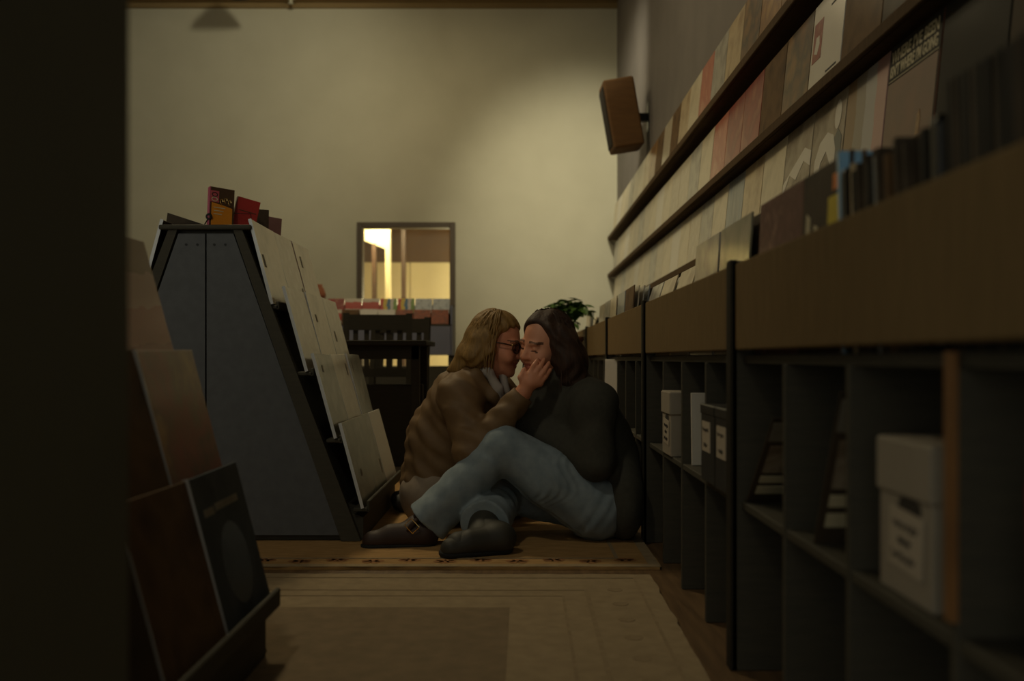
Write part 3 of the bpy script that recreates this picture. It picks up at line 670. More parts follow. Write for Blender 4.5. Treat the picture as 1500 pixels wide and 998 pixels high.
# ------------------------------------------------------------------ plant
pl = thing('potted_plant', 'leafy green plant in a pot on a stand behind the couple', 'plant', (.33, 6.55, 0))
obj('stand', lathe([(.15,0),(.15,.03),(.04,.05),(.035,.5),(.04,.56),(.14,.58),(.14,.60)], 20), 'black_wood', pl)
obj('pot', lathe([(.085,.60),(.12,.78),(.128,.78),(.128,.81),(.11,.81),(.10,.79)], 24), 'terracotta', pl, True)
obj('soil', lathe([(.01,.785),(.105,.785),(.105,.79),(.01,.793)], 20), 'soil', pl)
rnd = random.Random(5)
def leaf_bm(l, w):
    bm = bmesh.new(); rows = []
    for i in range(6):
        t = i/5; ww = w*math.sin(PI*min(1, t*.92+.06))**.8; zz = -.25*l*t*t
        rows.append([bm.verts.new((-ww/2, l*t, zz+.12*ww)), bm.verts.new((0, l*t, zz)), bm.verts.new((ww/2, l*t, zz+.12*ww))])
    for a, b in zip(rows, rows[1:]):
        bm.faces.new((a[0], a[1], b[1], b[0])); bm.faces.new((a[1], a[2], b[2], b[1]))
    me = bpy.data.meshes.new('leaf'); bm.to_mesh(me); bm.free(); me.materials.append(MATS['leaf']); return me
LEAF = [leaf_bm(.12, .06), leaf_bm(.095, .05)]
for i in range(20):
    a = i*2.4; r = rnd.uniform(.05, .15); tip = Vector((r*math.cos(a), r*math.sin(a), rnd.uniform(.93, 1.05)))
    stem = obj('stem', tube([(.02*math.cos(a), .02*math.sin(a), .79), (r*.5*math.cos(a), r*.5*math.sin(a), .9), tip], .0035, 5), 'leaf', pl)
    for k in range(5):
        o = bpy.data.objects.new('leaf', LEAF[k % 2]); C.objects.link(o); o.parent = stem
        o.location = tip-Vector((0, 0, .03*(k//2))); o.rotation_euler = (rnd.uniform(-.5, .5), rnd.uniform(-.4, .4), a+k*1.3)

# ------------------------------------------------------------------ ceiling lamps above the frame, partly added to house the fill lights
def track_lamp(loc, aim, label):
    t = thing('track_lamp', label, 'lamp', loc, 0, 'track lamps on the ceiling')
    q = (Vector(aim)-Vector(loc)).to_track_quat('-Z', 'Y').to_matrix().to_4x4()
    bm = lathe([(.03,.16),(.055,.15),(.06,.02),(.075,.012),(.072,.008),(.05,.03)], 20); bmesh.ops.transform(bm, matrix=q, verts=bm.verts); obj('head', bm, 'black_metal', t, True)
    obj('stem', tube([(0,0,.08),(0,0,ZC+.02-loc[2])], .012, 8), 'black_metal', t); return t
track_lamp((0.15, 6.45, 4.12), (0.80, 9.88, 1.55), 'black track lamp washing the right of the back wall')
def added_panel_lamp(x, y, label):  # housing added to give each ceiling fill light a visible source
    t = thing('ceiling_lamp', label, 'lamp', (x, y, 4.015), 0, 'added round ceiling lamps')
    obj('housing', lathe([(.33,.03),(.34,.05),(.34,.10),(.30,.12),(.05,.125)], 32), 'black_metal', t, True)
    obj('diffuser', lathe([(.01,.022),(.31,.022),(.325,.03),(.01,.032)], 32), 'lamp_glass', t)
    obj('stem', tube([(0,0,.12),(0,0,.26)], .015, 8), 'black_metal', t)
added_panel_lamp(-0.9, 8.0, 'added round ceiling lamp, out of view, nearer the back wall'); added_panel_lamp(-1.6, 5.3, 'added round ceiling lamp, out of view, above the table')
track_lamp((-1.52, 0.86, 4.14), (-0.45, 3.3, 0.3), 'added black track lamp, out of view, aimed at the seated couple')  # lamp body added to go with the front fill spot
track_lamp((-1.53, 6.95, 4.18), (-2.9, 9.88, 3.35), 'black track lamp washing the left of the back wall')
pn = thing('pendant_lamp', 'unlit pendant lamp near the back wall', 'lamp', (-2.62, 9.05, 4.085))
obj('shade', lathe([(.02,.14),(.06,.13),(.15,.02),(.165,-.02),(.15,-.02),(.05,.1)], 24), 'black_metal', pn, True)
obj('stem', tube([(0,0,.13),(0,0,.19)], .008, 6), 'black_metal', pn)
sk = thing('sprinkler', 'small pale sprinkler head on the ceiling by the back wall', 'sprinkler', (-2.255, 9.7, ZC-.03))
obj('rose', lathe([(.05,.05),(.05,.035),(.02,.03),(.015,.0),(.03,-.01),(.03,-.015),(.005,-.02)], 16), 'wall_paint', sk, True)

# ------------------------------------------------------------------ the two people: implicit surfaces meshed with surface nets
def P(x, y, Y): return np.array([(x-756)*Y/FPX, Y, EYE+(525-y)*Y/FPX])
A_ = lambda *v: np.array(v, float)
class Sdf:
    def __init__(s, lo, hi, h):
        s.lo = np.array(lo, float); s.h = h; s.n = np.ceil((np.array(hi)-s.lo)/h).astype(int)+1
        s.d = np.full(s.n, 1.0, np.float32); s.ax = [s.lo[i]+h*np.arange(s.n[i]) for i in range(3)]
    def grid(s, lo, hi):
        sl = []
        for i in range(3):
            a = max(0, int((lo[i]-s.lo[i])/s.h)); b = min(s.n[i], int((hi[i]-s.lo[i])/s.h)+2); sl.append(slice(a, max(a, b)))
        g = [s.ax[i][sl[i]] for i in range(3)]
        return tuple(sl), g[0][:, None, None], g[1][None, :, None], g[2][None, None, :]
    @staticmethod
    def smin(a, b, k):
        h = np.maximum(k-np.abs(a-b), 0)/k; return np.minimum(a, b)-h*h*k*.25
    def cone(s, a, b, ra, rb, k=.02, sub=False):
        a = np.array(a, float); b = np.array(b, float); m = max(ra, rb)+k+.03
        sl, X, Y, Z = s.grid(np.minimum(a, b)-m, np.maximum(a, b)+m); ab = b-a; L = max(ab@ab, 1e-9)
        t = np.clip(((X-a[0])*ab[0]+(Y-a[1])*ab[1]+(Z-a[2])*ab[2])/L, 0, 1)
        e = np.sqrt((X-a[0]-t*ab[0])**2+(Y-a[1]-t*ab[1])**2+(Z-a[2]-t*ab[2])**2)-(ra+(rb-ra)*t)
        s._put(sl, e, k, sub); return s
    def ell(s, c, r, R=None, k=.02, sub=False):
        c = np.array(c, float); r = np.array(r, float); m = r.max()+k+.03
        sl, X, Y, Z = s.grid(c-m, c+m); X = X-c[0]; Y = Y-c[1]; Z = Z-c[2]
        if R is not None: X, Y, Z = [R[i][0]*X+R[i][1]*Y+R[i][2]*Z for i in range(3)]
        q = np.sqrt((X/r[0])**2+(Y/r[1])**2+(Z/r[2])**2); g = np.sqrt((X/r[0]**2)**2+(Y/r[1]**2)**2+(Z/r[2]**2)**2)+1e-6
        s._put(sl, q*(q-1)/g, k, sub); return s
    def _put(s, sl, e, k, sub):
        cur = s.d[sl]
        s.d[sl] = -s.smin(-cur, e, k) if sub else s.smin(cur, e, k)
    def chain(s, pts, rs, k=.02):
        for i in range(len(pts)-1): s.cone(pts[i], pts[i+1], rs[i], rs[i+1], k)
        return s
    def cut(s, pt, nrm, lo=None, hi=None):
        """remove everything on the side the normal points to, inside the box lo..hi"""
        pt = np.array(pt, float); nrm = np.array(nrm, float); nrm = nrm/np.linalg.norm(nrm)
        lo = s.lo if lo is None else lo; hi = s.lo+s.h*s.n if hi is None else hi
        sl, X, Y, Z = s.grid(lo, hi)
        s.d[sl] = np.maximum(s.d[sl], (X-pt[0])*nrm[0]+(Y-pt[1])*nrm[1]+(Z-pt[2])*nrm[2]); return s
    def ripple(s, fn):
        X, Y, Z = s.ax[0][:, None, None], s.ax[1][None, :, None], s.ax[2][None, None, :]
        near = np.abs(s.d) < .06
        s.d = np.where(near, s.d+fn(X, Y, Z), s.d).astype(np.float32); return s
    def mesh(s):
        d = s.d; d[0] = d[-1] = 1; d[:, 0] = d[:, -1] = 1; d[:, :, 0] = d[:, :, -1] = 1
        sg = d < 0; n = s.n-1; cnt = np.zeros(n, np.int8)
        cor = [(i, j, k) for i in (0, 1) for j in (0, 1) for k in (0, 1)]
        for i, j, k in cor: cnt += sg[i:i+n[0], j:j+n[1], k:k+n[2]]
        act = np.argwhere((cnt > 0) & (cnt < 8)); idx = np.full(n, -1, np.int32); idx[tuple(act.T)] = np.arange(len(act))
        val = {c: d[act[:, 0]+c[0], act[:, 1]+c[1], act[:, 2]+c[2]] for c in cor}
        acc = np.zeros((len(act), 3)); num = np.zeros(len(act))
        for c in cor:
            for ax in range(3):
                if c[ax]: continue
                e = list(c); e[ax] = 1; e = tuple(e); v0, v1 = val[c], val[e]; m = (v0 < 0) != (v1 < 0)
                t = np.where(m, v0/np.where(m, v0-v1, 1), 0)
                for q in range(3): acc[:, q] += np.where(m, c[q]+(t if q == ax else 0), 0)
                num += m
        V = s.lo+s.h*(act+acc/num[:, None]); F = []
        for ax in range(3):
            u, w = (ax+1) % 3, (ax+2) % 3
            s0 = [slice(0, -1) if q == ax else slice(1, -1) for q in range(3)]; s1 = [slice(1, None) if q == ax else slice(1, -1) for q in range(3)]
            a, b = sg[tuple(s0)], sg[tuple(s1)]
            for flip, m in ((False, a & ~b), (True, ~a & b)):
                p = np.argwhere(m); p = p+np.array([0 if q == ax else 1 for q in range(3)])
                if not len(p): continue
                def cell(du, dw):
                    q = p.copy(); q[:, u] += du; q[:, w] += dw; return idx[q[:, 0], q[:, 1], q[:, 2]]
                f = np.stack([cell(-1, -1), cell(0, -1), cell(0, 0), cell(-1, 0)], 1)
                F.append(f[:, ::-1] if flip else f)
        return V, np.concatenate(F)
def meshobj(name, V, F, mats, parent, base, fidx=None):
    me = bpy.data.meshes.new(name); me.from_pydata((V-np.array(base)).tolist(), [], F.tolist() if hasattr(F, 'tolist') else F)
    for m in mats: me.materials.append(MATS[m])
    if fidx is not None: me.polygons.foreach_set('material_index', np.asarray(fidx, np.int32))
    me.polygons.foreach_set('use_smooth', [True]*len(me.polygons)); me.update()
    o = bpy.data.objects.new(name, me); C.objects.link(o); o.parent = parent; return o
def frame(f, u):
    f = np.array(f, float); f /= np.linalg.norm(f); u = np.array(u, float); u -= f*(u@f); u /= np.linalg.norm(u); return np.array([f, np.cross(u, f), u])   # rows: forward, left, up
def head(S, c, R, s):
    W = lambda x, y, z: c+s*(R[0]*x+R[1]*y+R[2]*z)
    E = lambda p, r, k=.02, sub=False: S.ell(W(*p), np.array(r)*s, R, k*s, sub)
    E((-.012, 0, .04), (.098, .077, .088)); E((.028, 0, -.035), (.066, .060, .085), .04)
    E((.045, 0, -.085), (.040, .040, .032), .03); E((.074, 0, -.104), (.018, .022, .016), .02)      # jaw, chin
    for y in (-1, 1):
        E((.058, y*.038, -.030), (.028, .026, .026), .03)                                              # cheeks
        E((.092, y*.033, .004), (.018, .019, .012), .012, True)                                        # eye sockets
        E((.078, y*.033, .002), (.0135, .0155, .0105), .006)                                           # closed lids
        E((.084, y*.032, .024), (.012, .024, .007), .015)                                              # brow ridge
        E((-.005, y*.078, -.008), (.020, .009, .030), .01); E((.0, y*.086, -.006), (.010, .005, .018), .006, True)
    S.cone(W(.088, 0, .012), W(.112, 0, -.030), .008*s, .0125*s, .014*s)                               # nose
    for y in (-1, 1): E((.100, y*.012, -.034), (.011, .008, .008), .008)
    E((.090, 0, -.059), (.010, .024, .0065), .006); E((.088, 0, -.073), (.010, .020, .0075), .006)       # lips
    for y in (-1, 1): S.cone(W(.100, 0, -.068), W(.080, y*.034, -.057), .0028*s, .0024*s, .003, True)
    for y in (-1, 1): E((.072, y*.043, -.047), (.016, .013, .013), .02)
def face_index(V, F, c, R, s):
    q = ((V[F].mean(1)-c)@R.T)/s; x, y, z = q.T; idx = np.zeros(len(F), int)
    lip = (x > .078) & (((y/.030)**2+((z+.068-7*y*y)/.0125)**2) < 1); idx[lip] = 1
    ay = np.abs(y)
    brow = (x > .06) & (ay > .014) & (ay < .056) & (np.abs(z-.029+.07*(ay-.032)+7*(ay-.034)**2) < .0036); idx[brow] = 2
    lash = (x > .06) & (ay > .018) & (ay < .050) & (np.abs(z+.0055+10*(ay-.034)**2) < .0030); idx[lash] = 2
    return idx
def strands(c, R, s, n, phi0, phi1, th1, fall, rnd, rr=.0026, rad=(.112, .092, .112), off=(-.012, 0, .03), wave=.004, part=0.0):
    V, F = [], []
    for i in range(n):
        ph = math.radians(rnd.uniform(phi0, phi1)); t1 = math.radians(th1*rnd.uniform(.85, 1.1)); k = rnd.uniform(.98, 1.03); pts = []
        t0 = math.radians(rnd.uniform(14, 45))
        for j in range(9):
            th = t0+(t1-t0)*j/8; w = wave*math.sin(j*1.3+i)
            loc = np.array([off[0]+k*rad[0]*math.sin(th)*math.cos(ph), off[1]+part+k*rad[1]*math.sin(th)*math.sin(ph)+w, off[2]+k*rad[2]*math.cos(th)])
            pts.append(c+s*(R.T@loc))
        v = (pts[-1]-pts[-2]); v = v/np.linalg.norm(v); L = fall*rnd.uniform(.55, 1.1); g = np.array([0, 0, -1.0])
        out = R.T@np.array([math.cos(ph), math.sin(ph), 0])
        for j in range(5):
            v = v*.6+g*.4+out*rnd.uniform(-.05, .16)+np.array([rnd.uniform(-.1, .1) for _ in range(3)]); v /= np.linalg.norm(v); pts.append(pts[-1]+v*L/5)
        b0 = len(V); N = len(pts)
        for j, p in enumerate(pts):
            t = pts[min(j+1, N-1)]-pts[max(j-1, 0)]; t /= np.linalg.norm(t)+1e-9; a = np.cross(t, [.3, .9, .2]); a /= np.linalg.norm(a); b = np.cross(t, a)
            r = rr*(1-.75*(j/(N-1))**2)
            for q in range(4): V.append(p+r*(a*math.cos(q*PI/2)*1.6+b*math.sin(q*PI/2)))
        for j in range(N-1):
            for q in range(4): F.append((b0+4*j+q, b0+4*j+(q+1) % 4, b0+4*j+4+(q+1) % 4, b0+4*j+4+q))
    return np.array(V), F
def join(V1, F1, V2, F2): return np.concatenate([V1, V2]), [tuple(f) for f in F1]+[tuple(i+len(V1) for i in f) for f in F2]

# ---- person with glasses (left)
LB = np.array([-.30, 3.78, 0.0])
pL = thing('person', 'person in a brown jacket and glasses kissing the other person\'s cheek', 'person', tuple(LB))
LC = P(728, 505, 3.645); LR = frame((.93, -.30, -.18), (.16, -.04, .98)); LS = .93
hipL, midL, cheL, nekL = A_(-.31, 3.80, .17), A_(-.275, 3.79, .36), A_(-.195, 3.73, .50), A_(-.135, 3.66, .60)
shR, elR, wrR = A_(-.205, 3.57, .525), P(693, 663, 3.47), P(766, 576, 3.44)
shF, elF, wrF = A_(-.08, 3.86, .52), A_(.08, 3.90, .36), A_(.20, 3.78, .42)
kL1, aL1, kL2, aL2 = A_(-.02, 4.00, .10), A_(-.34, 4.10, .07), A_(-.05, 4.12, .10), A_(-.36, 4.22, .07)
S = Sdf((-.56, 3.36, -.01), (.30, 4.32, .88), .005)
S.chain([hipL, midL, cheL, nekL], [.11, .10, .10, .055], .05)
S.cone(nekL, LC+LS*(LR.T@A_(-.02, 0, -.05)), .052, .050, .03)
head(S, LC, LR, LS)
S.chain([shR, elR, wrR], [.05, .042, .028], .03); S.chain([shF, elF, wrF], [.05, .04, .028], .03)
S.cone(cheL, shR, .07, .05, .04); S.cone(cheL, shF, .07, .05, .04)
S.chain([hipL, kL1, aL1], [.09, .06, .04], .03); S.chain([hipL+A_(0, .08, 0), kL2, aL2], [.09, .06, .04], .03)
# right hand on the other's cheek
pc = P(776, 561, 3.43); S.chain([wrR, pc], [.026, .026], .015)
kn = [P(775, 549, 3.425), P(781, 552, 3.42), P(787, 557, 3.42), P(791, 562, 3.425)]
md = [P(782, 536, 3.428), P(790, 539, 3.425), P(796, 545, 3.425), P(799, 552, 3.43)]
tp = [P(788, 527, 3.44), P(797, 527, 3.438), P(804, 532, 3.44), P(806, 542, 3.44)]
for i in range(4):
    S.cone(pc, kn[i], .020, .0125, .012); S.chain([kn[i], md[i], tp[i]], [.0105, .0092, .0075], .004)
S.chain([pc+A_(-.02, 0, -.01), P(763, 553, 3.425), P(768, 541, 3.435)], [.014, .0105, .0085], .008)
# far hand
pf = wrF+A_(.035, -.02, .01); S.cone(wrF, pf, .026, .028, .01)
for i in range(4): S.chain([pf+A_(.02, .0, .02-.014*i), pf+A_(.055, -.02, .02-.015*i), pf+A_(.075, -.04, .015-.015*i)], [.010, .009, .0075], .005)
S.chain([pf+A_(0, -.01, .02), pf+A_(.01, -.03, .05)], [.011, .008], .006)
V, F = S.mesh(); meshobj('body', V, F, ['skin_warm', 'lip', 'brow'], pL, LB, face_index(V, F, LC, LR, LS))
# jacket
S = Sdf((-.58, 3.36, .02), (.30, 4.10, .72), .007)
S.chain([hipL+A_(0, 0, .02), midL, cheL, nekL+A_(-.01, .0, -.03)], [.142, .138, .128, .085], .05)
S.chain([shR, elR, wrR+A_(-.006, .004, -.012)], [.078, .064, .043], .035); S.chain([shF, elF, wrF], [.078, .062, .046], .035)
S.cone(cheL, shR, .10, .078, .05); S.cone(cheL, shF, .10, .078, .05)
S.chain([nekL+A_(-.075, -.02, .0), nekL+A_(-.02, -.085, -.005), nekL+A_(.05, -.085, -.07), nekL+A_(.07, -.06, -.13)], [.022, .024, .022, .016], .02)   # collar
S.ripple(lambda X, Y, Z: .004*np.sin(42*Z+18*X+9*np.sin(11*Y))*np.sin(13*X-7*Z+5*Y)+.003*np.sin(75*(Z+.8*X)+4*np.sin(20*Y)))
S.cut((0, 0, .105), (0.1, -.15, -1))
S.cut(wrR+A_(-.002, 0, -.004), (wrR-elR), wrR-.07, wrR+.09)
ax_ = (pc-wrR)/np.linalg.norm(pc-wrR)
V, F = S.mesh(); jk = meshobj('jacket', V, F, ['leather'], pL, LB)
S = Sdf((-.30, 3.50, .40), (.12, 3.82, .72), .005)
S.chain([nekL+A_(-.03, -.03, .025), nekL+A_(.035, -.082, .012), nekL+A_(.068, -.085, -.05), nekL+A_(.085, -.07, -.115)], [.017, .016, .019, .012], .015)
S.chain([nekL+A_(.085, -.04, .0), nekL+A_(.10, -.05, -.06)], [.016, .014], .012)
V, F = S.mesh(); meshobj('shirt_collar', V, F, ['shirt'], pL, LB)
S = Sdf((-.56, 3.50, -.01), (.12, 4.30, .36), .007)
S.ell(hipL+A_(-.01, -.01, -.03), (.135, .155, .14), k=.04); S.chain([hipL+A_(0, 0, -.04), kL1, aL1], [.115, .08, .06], .04); S.chain([hipL+A_(0, .08, -.04), kL2, aL2], [.11, .08, .06], .04)
S.ripple(lambda X, Y, Z: .003*np.sin(50*Z+30*X)*np.sin(20*Y)); S.cut((0, 0, .003), (0, 0, -1))
V, F = S.mesh(); meshobj('trousers', V, F, ['pale_trousers'], pL, LB)
for a, dr_ in ((aL1, A_(-1, .15, 0)), (aL2, A_(-1, .1, 0))):
    S = Sdf(a-.22, a+.16, .007); S.chain([a+A_(.02, 0, -.01), a+dr_*.08+A_(0, 0, -.015), a+dr_*.15+A_(0, 0, -.02)], [.05, .048, .038], .03); S.cut((0, 0, .004), (0, 0, -1))
    V, F = S.mesh(); meshobj('shoe', V, F, ['shoe_black'], pL, LB)
# hair
def hair_shell(S, c, R, s, fc=(.085, 0, -.035), fr=(.075, .12, .088)):
    W = lambda x, y, z: c+s*(R[0]*x+R[1]*y+R[2]*z)
    S.ell(W(-.014, 0, .032), np.array((.112, .091, .110))*s, R, .02)
    S.ell(W(*fc), np.array(fr)*s, R, .02, True); return W
S = Sdf(LC-.22, LC+.20, .005); rnd = random.Random(3)
W = hair_shell(S, LC, LR, LS, (.104, -.02, -.018), (.092, .15, .104))
S.chain([W(-.05, -.06, .0), W(-.055, -.075, -.06), W(-.045, -.07, -.115)], [.045, .036, .014], .03)
S.chain([W(-.08, 0, .0), W(-.10, -.02, -.07), W(-.12, -.03, -.13)], [.06, .05, .018], .03)
S.chain([W(-.05, .06, .0), W(-.055, .075, -.07), W(-.045, .07, -.13)], [.045, .036, .014], .03)
S.chain([W(-.01, -.075, .02), W(.0, -.084, -.03), W(-.03, -.086, -.08)], [.026, .020, .010], .02)
S.chain([W(-.09, -.03, -.06), W(-.125, -.045, -.115), W(-.165, -.05, -.135)], [.04, .024, .008], .03)
S.chain([W(-.10, .0, -.08), W(-.145, -.01, -.12), W(-.18, .0, -.125)], [.03, .018, .006], .03)
S.ripple(lambda X, Y, Z: .0022*np.sin(160*(X*LR[1][0]+Y*LR[1][1])+90*X+8*np.sin(14*Z)))
V, F = S.mesh()
V2, F2 = strands(LC, LR, LS, 260, 70, 290, 105, .11, rnd); V, F = join(V, F, V2, F2)
meshobj('hair', V, F, ['hair_blond'], pL, LB)
# glasses
gl_ = bmesh.new()
Wv = lambda x, y, z: Vector((LC+LS*(LR[0]*x+LR[1]*y+LR[2]*z)-LB).tolist())
for y in (-1, 1):
    tube([Wv(.100-.012*abs(math.cos(a*PI/9)*(1 if math.cos(a*PI/9)*y > 0 else 0)), y*.035+.026*math.cos(a*PI/9), .002+.021*math.sin(a*PI/9)) for a in range(19)], .0028, 6, gl_, False)
    tube([Wv(.088, y*.062, .010), Wv(.05, y*.083, .012), Wv(.0, y*.088, .010), Wv(-.02, y*.086, -.005)], .0028, 6, gl_)
tube([Wv(.101, -.010, .008), Wv(.105, 0, .011), Wv(.101, .010, .008)], .0025, 6, gl_)
g_ = obj('glasses', gl_, 'tortoise', pL, True)
for y in (-1, 1):
    bm = bmesh.new(); vs = [bm.verts.new(Wv(.099-.010*(math.cos(a*PI/9)*y > 0)*abs(math.cos(a*PI/9)), y*.035+.024*math.cos(a*PI/9), .002+.019*math.sin(a*PI/9))) for a in range(18)]; bm.faces.new(vs); obj('lens', bm, 'lens_brown', g_)
bm = bmesh.new(); bmesh.ops.create_uvsphere(bm, u_segments=8, v_segments=6, radius=.004, matrix=Matrix.Translation(Wv(.086, -.066, .012))); obj('hinge', bm, 'gold', g_, True)

# ---- person in black with blue jeans (right)
RB = np.array([.33, 3.60, 0.0])
pR = thing('person', 'dark-haired person in black top and blue jeans sitting with one knee up', 'person', tuple(RB))
RC = P(799, 506, 3.53); RR = frame((-.77, -.60, -.15), (.20, -.05, .97)); RS = .93
hipR, midR, cheR, nekR = A_(.335, 3.60, .17), A_(.30, 3.60, .32), A_(.235, 3.60, .46), A_(.185, 3.57, .585)
h1, k1, a1 = P(872, 742, 3.50), P(737, 655, 3.44), P(612, 775, 3.43)
h2, k2, a2 = A_(.28, 3.68, .125), A_(-.04, 3.70, .15), A_(-.115, 3.31, .085)
sN, eN, wN = P(868, 592, 3.46), P(872, 676, 3.42), P(772, 622, 3.56)
sF, eF, wF = A_(.13, 3.74, .53), A_(-.06, 3.92, .44), A_(-.20, 3.97, .42)
S = Sdf((-.40, 3.10, -.01), (.50, 4.06, .88), .005)
S.chain([hipR, midR, cheR, nekR], [.11, .10, .10, .055], .05); S.cone(nekR, RC+RS*(RR.T@A_(-.02, 0, -.05)), .050, .048, .03)
head(S, RC, RR, RS)
S.chain([sN, eN, wN], [.048, .04, .028], .03); S.chain([sF, eF, wF], [.048, .04, .028], .03); S.cone(cheR, sN, .07, .05, .04); S.cone(cheR, sF, .07, .05, .04)
S.chain([h1, k1, a1], [.09, .058, .040], .03); S.chain([h2, k2, k2*.3+a2*.7], [.09, .058, .04], .03)
for w_, dr_ in ((wN, A_(-.9, .2, -.35)), (wF, A_(-1, -.1, .1))):
    dr_ = dr_/np.linalg.norm(dr_); pp = w_+dr_*.055; sd = np.cross(dr_, A_(0, 1, 0)); sd /= np.linalg.norm(sd); S.cone(w_, pp, .025, .028, .012)
    for i in range(4):
        o_ = sd*(.021-.014*i); S.chain([pp+o_+dr_*.02, pp+o_*1.1+dr_*.058, pp+o_*1.1+dr_*(.085-.006*abs(i-1))+A_(0, -.015, -.01)], [.010, .009, .0075], .004)
    S.chain([pp+sd*.02-dr_*.01, pp+sd*.045+dr_*.025], [.012, .0085], .006)
V, F = S.mesh(); meshobj('body', V, F, ['skin_light', 'lip', 'brow'], pR, RB, face_index(V, F, RC, RR, RS))
# black top
S = Sdf((-.36, 3.26, .0), (.52, 4.06, .72), .007)
S.chain([hipR+A_(.01, 0, .02), midR, cheR, nekR+A_(.01, .0, -.03)], [.132, .138, .132, .088], .05)
S.ell(A_(.375, 3.60, .16), (.085, .16, .16), k=.05); S.ell(A_(.105, 3.60, .47), (.10, .10, .11), k=.04); S.ell(A_(.392, 3.50, .15), (.075, .12, .14), k=.04)
S.chain([sN, eN, wN], [.080, .066, .047], .035); S.chain([sF, eF, wF], [.078, .062, .047], .035); S.cone(cheR, sN, .11, .08, .05); S.cone(cheR, sF, .11, .078, .05)
S.cone(nekR+A_(-.005, 0, -.02), nekR+A_(-.02, -.012, .035), .075, .066, .03)
S.ripple(lambda X, Y, Z: .004*np.sin(40*Z-15*X+6*np.sin(11*Y))*np.sin(12*X+9*Z+5*Y)); S.cut((0, 0, .004), (0, 0, -1)); S.cut((.452, 0, 0), (1, 0, 0))
V, F = S.mesh(); meshobj('top', V, F, ['black_knit'], pR, RB)
# jeans
S = Sdf((-.40, 3.18, -.01), (.50, 3.92, .46), .006)
S.ell(A_(.30, 3.58, .135), (.135, .17, .135), k=.04)
md1 = k1+(a1-k1)*.5
S.chain([h1, h1*.5+k1*.5, k1], [.118, .104, .077], .03); S.chain([k1, md1, a1], [.077, .073, .084], .02)
S.chain([h2, k2], [.112, .078], .03); S.chain([k2, k2*.4+a2*.6, a2], [.078, .076, .088], .02)
hm1 = P(622, 763, 3.43); hm2 = A_(-.112, 3.345, .09)
t1 = (h1-k1)/np.linalg.norm(h1-k1); t2 = (a1-k1)/np.linalg.norm(a1-k1)
def folds(X, Y, Z):
    u = (X-k1[0])*t1[0]+(Y-k1[1])*t1[1]+(Z-k1[2])*t1[2]; v = (X-k1[0])*t2[0]+(Y-k1[1])*t2[1]+(Z-k1[2])*t2[2]
    r = .0018*np.sin(230*u+10*np.sin(25*Z))*np.exp(-((u-.22)/.08)**2)+.0018*np.sin(150*u+6*Z)*np.exp(-((u-.40)/.07)**2)
    r = r+.003*np.sin(95*v+12*np.sin(18*Y))*np.exp(-((v-.05)/.05)**2)+.0018*np.sin(60*X+45*Z+10*np.sin(9*Y))
    w = (X-k1[0])*-t2[2]+(Z-k1[2])*t2[0]
    return r+.006*np.sin(55*w)*np.clip((v-.12)/.2, 0, 1)
S.ripple(folds); S.cut((0, 0, .003), (0, 0, -1)); S.cut(hm1, t2, hm1-.13, hm1+.13); S.cut(hm2, (a2-k2), hm2-.13, hm2+.13)
V, F = S.mesh(); meshobj('jeans', V, F, ['denim'], pR, RB)
# shoes
def shoe(name, m, heel, toe, lift, up=A_(0, 0, 1), parent=pR):
    S = Sdf(np.minimum(heel, toe)-.12, np.maximum(heel, toe)+.16, .005); d_ = (toe-heel)/np.linalg.norm(toe-heel); L = np.linalg.norm(toe-heel)
    S.cone(heel+up*.040, toe+up*.026, .042, .036, .02); S.cone(heel+up*.04, heel+d_*L*.62+up*.048, .044, .034, .03); S.cone(heel+up*.05, lift, .043, .045, .03)
    S.cut(heel+up*.014, -up); V, F = S.mesh(); sh = meshobj(name, V, F, [m], parent, RB)
    S = Sdf(np.minimum(heel, toe)-.1, np.maximum(heel, toe)+.1, .005); S.cone(heel+up*.012, toe+up*.012, .046, .041, .02); S.cut(heel+up*.018, up); S.cut(heel, -up)
    V, F = S.mesh(); meshobj('sole', V, F, ['rubber'], sh, (0, 0, 0) if False else RB); return sh
s1 = shoe('shoe', 'shoe_brown', A_(-.325, 3.405, .002), A_(-.50, 3.375, .002), P(612, 772, 3.42))
bc = P(604, 770, 3.355)-RB
obj('strap', tube([P(622, 752, 3.39)-RB, P(612, 760, 3.368)-RB, P(602, 771, 3.36)-RB, P(596, 782, 3.362)-RB], [.009, .009, .009, .008], 8), 'shoe_brown', s1, True)
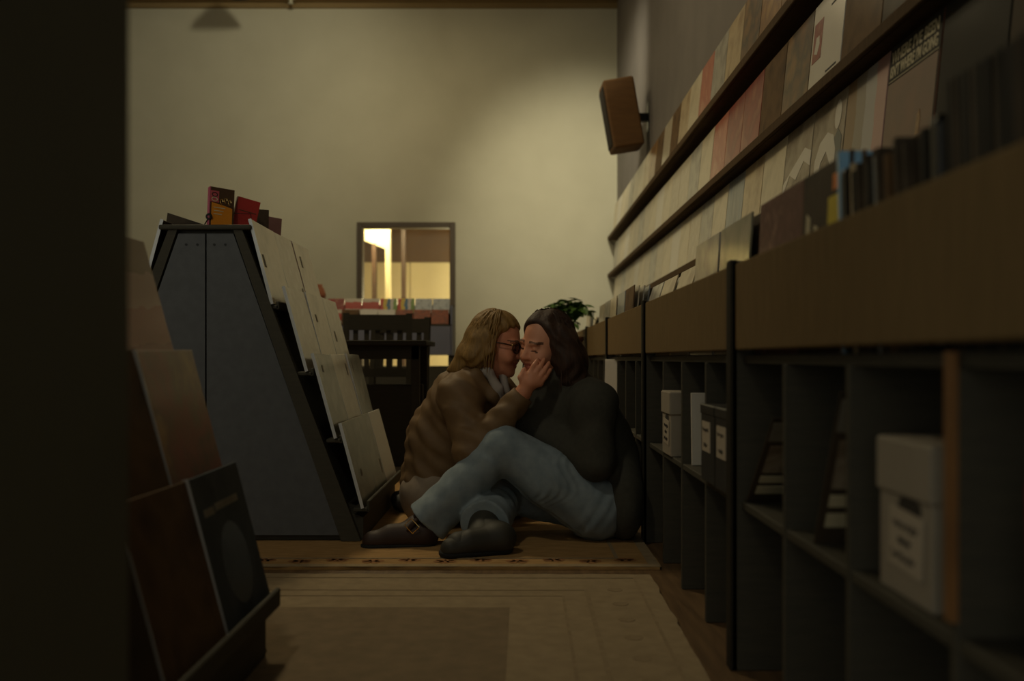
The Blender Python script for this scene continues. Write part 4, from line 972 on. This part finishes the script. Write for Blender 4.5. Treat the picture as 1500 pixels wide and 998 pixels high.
ca, sa = math.cos(.75), math.sin(.75)
q_ = [(-.016, -.020), (.016, -.020), (.016, .020), (-.016, .020), (-.016, -.020)]
obj('buckle', tube([(bc[0]+ca*a-sa*b, bc[1]-.012, bc[2]+sa*a+ca*b) for a, b in q_], .0020, 6), 'gold', s1)
u2 = A_(-.45, -.25, .85); u2 /= np.linalg.norm(u2)
s2 = shoe('shoe', 'shoe_black', A_(-.055, 3.265, .018), A_(-.215, 3.20, .012), A_(-.115, 3.335, .085), A_(.05, -.18, .98))
S = Sdf(a2-.15, a2+.2, .006); S.cone(A_(-.115, 3.30, .06), A_(-.10, 3.40, .11), .055, .06, .02); S.cone(A_(-.08, 3.27, .055), A_(-.19, 3.215, .045), .05, .045, .02); S.cut((0, 0, .016), (0, 0, -1)); V, F = S.mesh(); meshobj('boot_upper', V, F, ['shoe_black'], s2, RB)
# hair
S = Sdf(RC-.24, RC+.26, .005); rnd = random.Random(11)
W = hair_shell(S, RC, RR, RS, (.112, .018, -.012), (.100, .120, .120))
S.chain([W(-.03, .075, .02), W(-.03, .095, -.05), W(-.05, .105, -.12), W(-.09, .10, -.17)], [.05, .05, .045, .02], .03)
S.chain([W(-.08, .0, .0), W(-.11, .03, -.08), W(-.13, .06, -.16)], [.07, .06, .03], .03)
S.chain([W(-.02, -.07, .0), W(-.04, -.085, -.08), W(-.05, -.085, -.14)], [.04, .035, .014], .03)
S.chain([W(.030, .066, .080), W(.020, .085, .035), W(.004, .093, -.015), W(.004, .097, -.065)], [.016, .013, .015, .010], .02)
S.chain([W(-.005, .072, .06), W(-.014, .090, .0), W(-.025, .100, -.06)], [.03, .028, .025], .02)
S.ripple(lambda X, Y, Z: .0025*np.sin(150*(X*RR[0][0]+Y*RR[0][1])+60*Y+7*np.sin(22*Z)))
V, F = S.mesh()
V2, F2 = strands(RC, RR, RS, 240, 84, 285, 100, .16, rnd, wave=.006); V, F = join(V, F, V2, F2)
meshobj('hair', V, F, ['hair_dark'], pR, RB)
